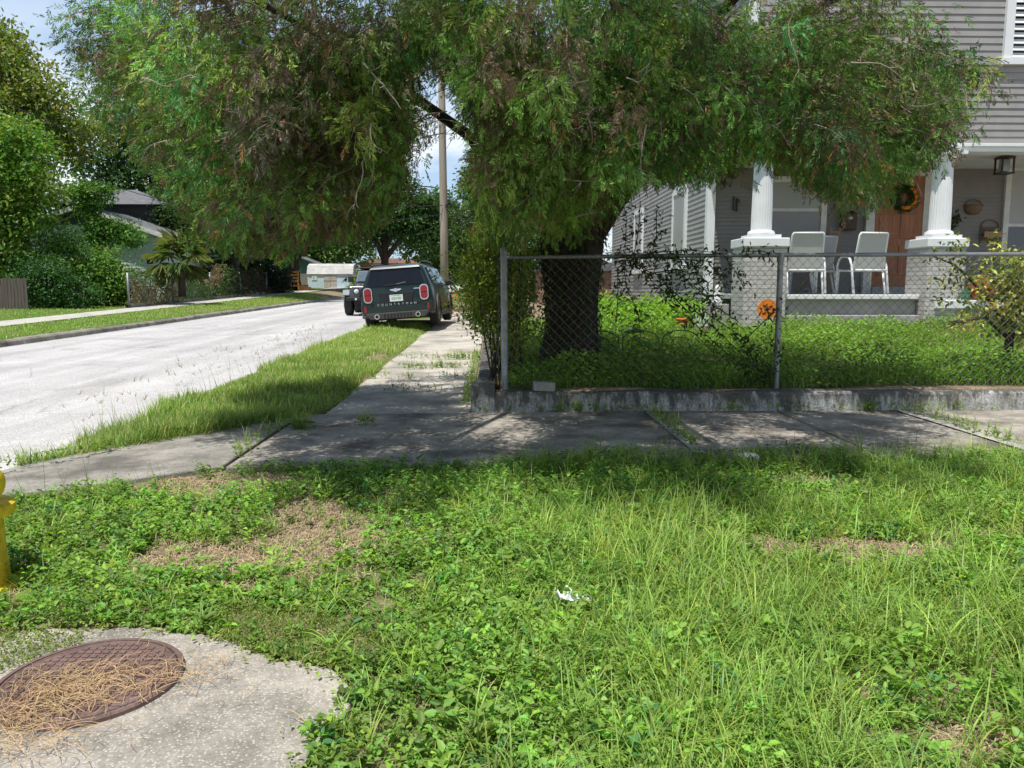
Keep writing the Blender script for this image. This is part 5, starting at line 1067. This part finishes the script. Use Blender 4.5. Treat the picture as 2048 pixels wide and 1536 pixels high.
for s in (-1,1):
    def side(y0,y1,y2,y3,z0=1.03,z1=1.44):
        f = lambda z: .885+(.67-.885)*(z-.98)/.565
        mb = MB(); q = [(y0,z0),(y1,z0),(y2,z1),(y3,z1)]; mb.add([(s*(f(b)+.014),a,b) for a,b in q]+[(s*(f(b)-.02),a,b) for a,b in q], [(0,1,2,3),(7,6,5,4),(0,4,5,1),(1,5,6,2),(2,6,7,3),(3,7,4,0)]); return mb
    side(-1.72,-1.02,-1.05,-1.62).build('side_window', M['cartint'], sv); side(-.97,-.12,-.15,-.99).build('side_window', M['cartint'], sv); side(-.06,.80,.42,-.08).build('side_window', M['cartint'], sv)
    mb = MB(); mb.tube([(s*.60,-1.75,1.53),(s*.61,-1.65,1.60),(s*.62,-.6,1.62),(s*.61,.2,1.60),(s*.60,.32,1.55)], .018, 8); mb.build('roof_rail', M['blackgloss'], sv, smooth=True)
    mb = MB(); mb.box((s*1.02,.62,1.05),(.22,.12,.15)); mb.box((s*.92,.64,1.0),(.1,.05,.05)); mb.build('wing_mirror', M['black'], sv, bevel=.03)
    for y in (-1.32,1.32):
        wheel(sv, s*.80, y, .345, .22, .235, M['alloy'])
        mb = MB(); a0 = np.linspace(-.15,PI+.15,18); mb.add([(s*xx,y+math.cos(a)*rr,.345+math.sin(a)*rr) for a in a0 for xx,rr in ((.80,.37),(.945,.37),(.945,.45),(.80,.45))], [(i*4+j,(i+1)*4+j,(i+1)*4+(j+1)%4,i*4+(j+1)%4) for i in range(17) for j in range(4)]); mb.build('wheel_arch', M['clad'], sv)
    mb = MB(); mb.bx(min(s*.86,s*.935),max(s*.86,s*.935),-.92,.92,.22,.36); mb.build('sill', M['clad'], sv, bevel=.02)
    # tail light: chrome ring and red lens
    def rounded(cx, cz, w, h, r_, n=6):
        return [(cx+sx*(w-r_)+r_*math.cos(a), cz+sz*(h-r_)+r_*math.sin(a)) for sx,sz,a0 in ((1,1,0),(-1,1,PI/2),(-1,-1,PI),(1,-1,1.5*PI)) for a in np.linspace(a0,a0+PI/2,n)]
    tl = MB(); tl.prism(rounded(s*.685,.835,.105,.185,.09), -2.145, -2.05, 'y'); t_ = tl.build('tail_light', M['chrome'], sv)
    mb = MB(); mb.prism(rounded(s*.685,.835,.085,.162,.075), -2.162, -2.1455, 'y'); mb.build('lens', M['redlamp'], t_, bevel=.008)
    mb = MB(); mb.bx(s*.685-.085,s*.685+.085,-2.166,-2.1625,.83,.845); mb.build('lens_bar', M['blackgloss'], t_)
    mb = MB(); mb.bx(min(s*.74,s*.80),max(s*.74,s*.80),-2.165,-2.10,.42,.56); mb.build('reflector', M['redlamp'], sv, bevel=.01)
    mb = MB(); mb.lathe([(.045,0),(.06,0),(.06,.12),(.045,.12)], 20, (s*.50,-2.18,.31), axis='y', cap=False); mb.build('exhaust', M['chrome'], sv); 
    mb = MB(); mb.bx(min(s*.28,s*.52),max(s*.28,s*.52),-2.128,-2.125,.2,.21)
mb = MB(); mb.prism([(-.84,.36),(.84,.36),(.88,.52),(.88,.62),(.62,.60),(.55,.54),(-.55,.54),(-.62,.60),(-.88,.62),(-.88,.52)], -2.15, -2.02, 'y'); mb.build('bumper', M['cargreen'], sv, bevel=.02)
mb = MB(); mb.prism([(-.66,.24),(.66,.24),(.80,.40),(-.80,.40)], -2.158, -2.0, 'y'); mb.build('diffuser', M['clad'], sv, bevel=.015)
mb = MB()
for k in range(9): mb.bx(-.33+k*.08,-.33+k*.08+.035,-2.168,-2.159,.29,.36)
mb.build('grille', M['blackgloss'], sv)
mb = MB(); mb.prism([(-.44,.86),(.44,.86),(.38,.64),(.33,.62),(-.33,.62),(-.38,.64)], -2.122, -2.09, 'y'); mb.build('plate_recess', M['blackgloss'], sv, bevel=.008)
mb = MB(); mb.bx(-.16,.16,-2.135,-2.123,.655,.815); lp = mb.build('licence_plate', M['plate'], sv)
mb = MB(); mb.bx(-.12,.12,-2.138,-2.1352,.79,.805); mb.bx(-.12,-.03,-2.138,-2.1352,.70,.76); mb.bx(.03,.12,-2.138,-2.1352,.70,.76); mb.bx(-.02,.02,-2.138,-2.1352,.71,.75); mb.build('plate_print', M['plategreen'], lp)
mb = MB(); mb.lathe([(0,-.01),(.045,-.01),(.045,.01)], 18, (0,-2.13,.925), axis='y', cap=True)
for s in (-1,1): mb.add([(s*.04,-2.135,.955),(s*.15,-2.13,.945),(s*.10,-2.135,.915),(s*.04,-2.135,.895)], [(0,1,2,3)])
mb.build('emblem', M['chrome'], sv)
mb = MB(); mb.bx(.44,.60,-2.124,-2.11,.925,.945); mb.build('badge', M['chrome'], sv)
mb = MB(); mb.box((-.12,-2.115,1.055),(.28,.03,.035)); mb.tube([(-.05,-2.11,1.05),(.25,-2.08,1.10)], .01, 5); mb.build('wiper', M['black'], sv)
for k, ch in enumerate('COUNTRYMAN'): letter(ch, .075, (-.45+k*.10,-2.125,.565+.0), M['chrome'], sv, name='lettering')
mb = MB(); mb.bx(-.80,.80,-1.6,1.6,.20,.30); mb.build('underbody', M['black'], sv)

jp = thing('off_roader', 'dark grey boxy off-roader parked facing the camera beyond the green car', 'car', (-4.62,30.4,float(zr(30))), (0,0,R(2)))
# faces -Y
mb = MB(); mb.prism([(-1.85,.55),(-1.85,1.02),(-1.80,1.08),(-.55,1.16),(-.55,1.20),(1.9,1.20),(1.95,.60)], -.70, .70, 'x'); mb.build('body', M['jeep'], jp, bevel=.03)
mb = MB(); mb.add([(-.68,-.56,1.202),(.68,-.56,1.202),(.68,1.9,1.202),(-.68,1.9,1.202),(-.60,-.28,1.70),(.60,-.28,1.70),(.60,1.85,1.74),(-.60,1.85,1.74)], [(0,3,2,1),(4,5,6,7),(0,1,5,4),(1,2,6,5),(2,3,7,6),(3,0,4,7)]); mb.build('cabin', M['jeep'], jp, bevel=.04)
mb = MB(); mb.add([(-.58,-.565,1.26),(.58,-.565,1.26),(.53,-.345,1.63),(-.53,-.345,1.63)], [(0,1,2,3)]); w_ = mb.build('windscreen', simple('windscreen_glass',(.06,.11,.14),.05,spec=.9,coat=1), jp); w_.modifiers.new('s','SOLIDIFY').thickness = .02
mb = MB(); mb.bx(-.62,.62,-.33,1.9,1.742,1.80); mb.build('hardtop', M['black'], jp, bevel=.03)
mb = MB(); mb.bx(-.62,.62,-1.90,-1.852,.66,1.04); mb.build('front_grille', M['jeep'], jp, bevel=.02)
mb = MB()
for k in range(7): mb.bx(-.26+k*.08,-.26+k*.08+.04,-1.906,-1.9015,.72,.98)
mb.build('grille_slots', M['black'], jp)
mb = MB(); mb.bx(-.80,.80,-2.06,-1.91,.54,.68); mb.build('bumper', M['black'], jp, bevel=.03)
mb = MB(); mb.tube([(-.3,-2.05,.68),(-.26,-2.07,.93),(.26,-2.07,.93),(.3,-2.05,.68)], .025, 8); mb.build('bull_bar', M['black'], jp, smooth=True)
for s in (-1,1):
    mb = MB(); mb.lathe([(0,-.03),(.09,-.025),(.10,0),(.10,.03)], 24, (s*.44,-1.905,.88), axis='y', cap=False); h_ = mb.build('headlight', M['lens'], jp, smooth=True)
    mb = MB(); mb.lathe([(.10,-.03),(.125,-.03),(.125,.03)], 24, (s*.44,-1.905,.88), axis='y', cap=False); mb.build('bezel', M['black'], h_)
    mb = MB(); mb.lathe([(0,-.02),(.04,-.02),(.04,.02)], 14, (s*.44,-2.07,.60), axis='y', cap=False); mb.build('fog_light', M['lens'], jp)
    for y in (-1.25,1.25):
        wheel(jp, s*.80, y, .41, .28, .22, M['black'])
        mb = MB(); mb.prism([(y-.62,.74),(y-.50,.93),(y+.42,.95),(y+.60,.70),(y+.54,.70),(y+.38,.88),(y-.46,.87),(y-.56,.72)], min(s*.70,s*.96), max(s*.70,s*.96), 'x'); mb.build('wing', M['fender'], jp, bevel=.02)
    mb = MB(); mb.box((s*.86,-.35,1.33),(.2,.08,.22)); mb.box((s*.74,-.35,1.25),(.1,.04,.04)); mb.build('wing_mirror', M['black'], jp, bevel=.02)
mb = MB(); mb.bx(-.6,.6,-1.5,1.6,.42,.56); mb.build('chassis', M['black'], jp)

# ------------------------------------------------------------------ far buildings
def zl(x, y): return float(zg(x,y))
sh = thing('garden_shed', 'pale blue gambrel-roofed garden shed with bare double doors on the far lawn', 'shed', (-13.75,66,zl(-13.75,66)-.05), (0,0,R(3)))
mb = MB(); mb.bx(-1.85,1.85,0,2.6,0,1.16); mb.build('front_wall', M['shed'], sh)
mb = MB(); gp = [(0,1.161),(-.06,1.2),(.35,1.85),(1.3,2.08),(2.25,1.85),(2.66,1.2),(2.6,1.161)]; mb.prism(gp, 1.70, 1.84, 'x'); mb.prism(gp, -1.84, -1.70, 'x'); mb.build('gable_end', M['shedside'], sh)
mb = MB()
for (a,b),(c,e) in zip(gp[1:5],gp[2:6]):
    L_ = math.hypot(c-a,e-b); mb.box((0,(a+c)/2,(b+e)/2+.02),(3.86,L_+.04,.04),(math.atan2(e-b,c-a),0,0))
mb.build('roof', M['shedroof'], sh)
mb = MB(); mb.bx(-.52,.52,-.03,-.003,.06,1.13); d_ = mb.build('door', M['sheddoor'], sh)
mb = MB(); mb.bx(-.53,.53,-.04,-.031,.62,.68); mb.bx(-.015,.015,-.038,-.031,.06,1.13); mb.build('door_brace', M['greyplank'], d_)
mb = MB(); mb.bx(-1.52,-1.12,-.04,-.003,.72,1.10); w_ = mb.build('window', M['white'], sh); mb = MB(); mb.bx(-1.42,-1.3,-.046,-.041,.80,1.0); mb.build('pane', M['shedside'], w_)
mb = MB(); mb.prism([(.98,.55),(1.14,.72),(1.28,.62),(1.42,.78),(1.38,.92),(1.30,.88),(1.18,.80)], -.03, -.003, 'y'); o_ = mb.build('wall_patch', M['black'], sh)
mb = MB(); mb.bx(-1.87,-1.78,-.02,-.002,0,1.16); mb.bx(1.78,1.87,-.02,-.002,0,1.16); mb.bx(-1.777,1.777,-.015,-.002,1.10,1.16); mb.build('trim', M['white'], sh)
gf = thing('plank_fence', 'grey plank fence panel left of the pale blue shed', 'fence', (-17.4,68,zl(-17,68)))
mb = MB()
for k in range(16): mb.bx(k*.12,k*.12+.113,0,.02,-.1,1.15)
mb.build('boards', M['greyplank'], gf)
th = thing('teal_house', 'small dark teal house with grey roof half hidden behind the shed', 'house', (-18.6,74,zl(-18,74)))
mb = MB(); mb.bx(-1.9,2.3,0,5,0,1.9); mb.prism([(-1.9,1.9),(2.3,1.9),(.2,2.75)], .02, 1, 'y'); mb.build('wall', M['tealwall'], th)
mb = MB(); mb.box((-.95,2,2.33),(2.6,6,.08),(0,R(-22),0)); mb.box((1.35,2,2.33),(2.6,6,.08),(0,R(22),0)); mb.bx(-3.4,3.4,5,9,2.5,3.3); mb.build('roof', M['shingle'], th)
mb = MB(); mb.bx(-.2,.4,-.04,-.003,.7,1.5); mb.build('window', M['oldwhite'], th)
dk_ = thing('wooden_deck', 'orange-stained wooden deck with open railings under the dark trees', 'deck', (-15.2,57,zl(-15.2,57)), (0,0,R(-6)))
mb = MB(); mb.bx(-1.7,1.1,0,2,.30,.42); mb.build('platform', M['deck'], dk_)
for k in range(5):
    mb = MB(); x = -1.65+k*.67; mb.bx(x-.05,x+.05,-.06,.04,0,1.42); mb.build('post', M['deck'], dk_)
mb = MB()
for z in (.62,.84,1.06,1.28): mb.bx(-1.7,1.1,-.085,-.062,z,z+.11)
mb.build('railing', M['deck'], dk_)
mb = MB()
for k in range(3): mb.bx(1.1+k*.25,1.35+k*.25,0,1.1,0,.36-k*.11)
mb.build('steps', M['deck'], dk_)
gr_ = thing('barbecue_grill', 'black covered barbecue grill standing on the grass before the wooden deck', 'grill', (-14.0,53,zl(-14,53)))
mb = MB(); mb.lathe([(0,.45),(.28,.50),(.40,.72),(.42,.85),(.36,1.05),(.2,1.18),(0,1.22)], 20, cap=False); mb.build('cover', M['black'], gr_, smooth=True)
for a in (.4,2.5,4.6):
    mb = MB(); mb.tube([(.2*math.cos(a),.2*math.sin(a),.55),(.32*math.cos(a),.32*math.sin(a),0)], .05, 6); mb.build('leg', M['black'], gr_)
mb = MB(); mb.bx(.40,.72,-.15,.15,.74,.78); mb.build('side_shelf', M['bamboo'], gr_)
ph = thing('peach_house', 'peach stucco house behind the boxy off-roader', 'house', (-9.2,84,zl(-9,84)-.3))
mb = MB(); mb.bx(-5.0,2.6,0,6,0,3.2); mb.build('wall', M['peach'], ph)
mb = MB(); mb.prism([(-5.4,3.2),(3.0,3.2),(1.2,3.7),(-3.6,3.7)], -.4, 6.4, 'y'); mb.build('roof', simple('peach_roof',(.50,.30,.22),.8), ph)
mb = MB(); mb.bx(-2,-.9,-.05,-.003,1,2.1); mb.build('window', M['glass'], ph)
nh = thing('brown_outbuilding', 'brown outbuilding glimpsed past the cedar trunk beside the grey house', 'building', (3.4,31,zl(3.4,31)))
mb = MB(); mb.bx(-1.6,2,0,4,0,1.3); mb.build('wall', M['brown'], nh); mb = MB(); mb.prism([(-1.8,1.3),(2.2,1.3),(.2,2.0)], -.2, 4.2, 'y'); mb.build('roof', M['shingle'], nh)
# mint green house, across the street
mh = thing('mint_house', 'mint green clapboard house with grey roof behind vines on the left', 'house', (-15.6,38,zl(-15.6,38)))
def W(px, py, y): return ((px-986)/1538*y+15.6, 1.3+y*(577-py)/1538-zl(-15.6,38))
ax, az_ = W(192,424,38); rx_, rz2 = W(352,478,38); lx_, lz_ = W(60,468,38)
siding(lx_+.5, rx_-.25, 0, rz2+.05, 0, 'front', .17, .02).build('wall', M['mint'], mh, fixn=False)
mb = MB(); mb.prism([(lx_+.5,rz2+.02),(rx_-.25,rz2+.02),(ax,az_-.05)], .01, .3, 'y'); mb.bx(lx_+.5,rx_-.25,.02,8,0,rz2+.02); mb.build('gable', M['mint'], mh)
mb = MB()
for (x0,z0,x1,z1) in ((ax,az_,rx_,rz2),(ax,az_,lx_,lz_)):
    mb.add([(x0,-.5,z0),(x1,-.5,z1),(x1,8,z1),(x0,8,z0),(x0,-.5,z0+.13),(x1,-.5,z1+.13),(x1,8,z1+.13),(x0,8,z0+.13)], [(0,1,2,3),(4,7,6,5),(0,4,5,1),(1,5,6,2),(2,6,7,3),(3,7,4,0)])
rf = mb.build('roof', M['shingle'], mh)
mb = MB()
for (x0,z0,x1,z1) in ((ax+.02,az_,rx_,rz2),(ax-.02,az_,lx_,lz_)):
    mb.add([(x0,-.56,z0-.06),(x1,-.56,z1-.06),(x1,-.503,z1-.06),(x0,-.503,z0-.06),(x0,-.56,z0+.14),(x1,-.56,z1+.14),(x1,-.503,z1+.14),(x0,-.503,z0+.14)], [(0,1,2,3),(4,7,6,5),(0,4,5,1),(1,5,6,2),(2,6,7,3),(3,7,4,0)])
mb.build('bargeboard', M['oldwhite'], rf)
mb = MB(); gz = az_-.75; mb.prism([(ax-1.35,gz),(ax+1.35,gz),(ax,az_-.2)], -.06, -.02, 'y'); mb.build('gable_painted_shade', M['darkeave'], mh)  # dark sheet painted as the roof's shade in the gable peak
x0_, zt_ = W(122,417,43); x1_, _ = W(352,417,43); xr0, zr0 = W(162,392,47); xr1, _ = W(312,392,47)
mb = MB(); mb.bx(x0_+.5,x1_-.5,5,11,2,zt_); mb.build('upper_wall', M['darkeave'], mh)
mb = MB(); mb.add([(x0_,4.4,zt_),(x1_,4.4,zt_),(x1_,12,zt_),(x0_,12,zt_),(xr0,8,zr0),(xr1,8,zr0)], [(0,1,5,4),(1,2,5),(2,3,4,5),(3,0,4),(0,3,2,1)]); mb.build('upper_roof', M['shingle'], mh)
xw, zw = W(318,512,38); mb = MB(); mb.bx(xw-.25,xw+.25,-.05,-.022,zw-.5,zw+.1); w_ = mb.build('window', M['oldwhite'], mh)
mb = MB(); mb.bx(xw-.18,xw+.18,-.058,-.051,zw-.44,zw+.04); mb.build('pane', M['glass'], w_)

# ------------------------------------------------------------------ light, sky, camera
sd = Vector((-.16,-.27,.95)).normalized()
L_ = bpy.data.lights.new('sun', 'SUN'); L_.energy = 5.0; L_.angle = R(.53); L_.color = (1,.955,.89)
so = bpy.data.objects.new('sun', L_); col.objects.link(so); so.rotation_euler = sd.to_track_quat('Z','Y').to_euler()
wd2 = bpy.data.worlds.new('World'); scene.world = wd2; wd2.use_nodes = True; t = wd2.node_tree; bgn = t.nodes['Background']
sk = t.nodes.new('ShaderNodeTexSky'); sk.sky_type = 'NISHITA'; sk.sun_disc = False; sk.sun_elevation = math.asin(sd.z); sk.sun_rotation = math.atan2(sd.x, sd.y); sk.air_density = 1.0; sk.dust_density = 1.2; sk.ozone_density = 1.2
tc = t.nodes.new('ShaderNodeTexCoord'); mp = t.nodes.new('ShaderNodeMapping'); mp.inputs['Scale'].default_value = (1.6,1.6,4.0); mp.inputs['Location'].default_value = (.3,.75,.1); t.links.new(tc.outputs['Generated'], mp.inputs[0])
n = noise(t, 1.7, 8, .58, vec=mp.outputs[0]); f = ramp(t, n.outputs[0], [(.47, 0.), (.58, 1.)])
sx_ = t.nodes.new('ShaderNodeSeparateXYZ'); t.links.new(tc.outputs['Generated'], sx_.inputs[0])
f = mix(t, 1, f, ramp(t, sx_.outputs[2], [(.10, 1.), (.32, .06)]), 'MULTIPLY')
hz_ = ramp(t, sx_.outputs[2], [(.30, .55), (.55, 0.)])   # pale summer haze low in the sky, clear blue overhead
t.links.new(mix(t, f, mix(t, hz_, sk.outputs[0], (6.4,8.8,12.0)), (11.,11.2,11.4)), bgn.inputs[0]); bgn.inputs[1].default_value = .105
cam = bpy.data.cameras.new('camera'); co = bpy.data.objects.new('camera', cam); col.objects.link(co); scene.camera = co
cam.sensor_fit = 'HORIZONTAL'; cam.angle = 2*math.atan(1024/1538); cam.clip_end = 2000; cam.clip_start = .05
co.location = (0,0,1.30); co.rotation_euler = (R(90-7.08), 0, -math.atan(38/1538))
scene.view_settings.view_transform = 'Standard'; scene.view_settings.look = 'None'; scene.view_settings.exposure = 0
scene.render.engine = 'CYCLES'; scene.cycles.max_bounces = 6; scene.cycles.transparent_max_bounces = 4; scene.cycles.use_denoising = True
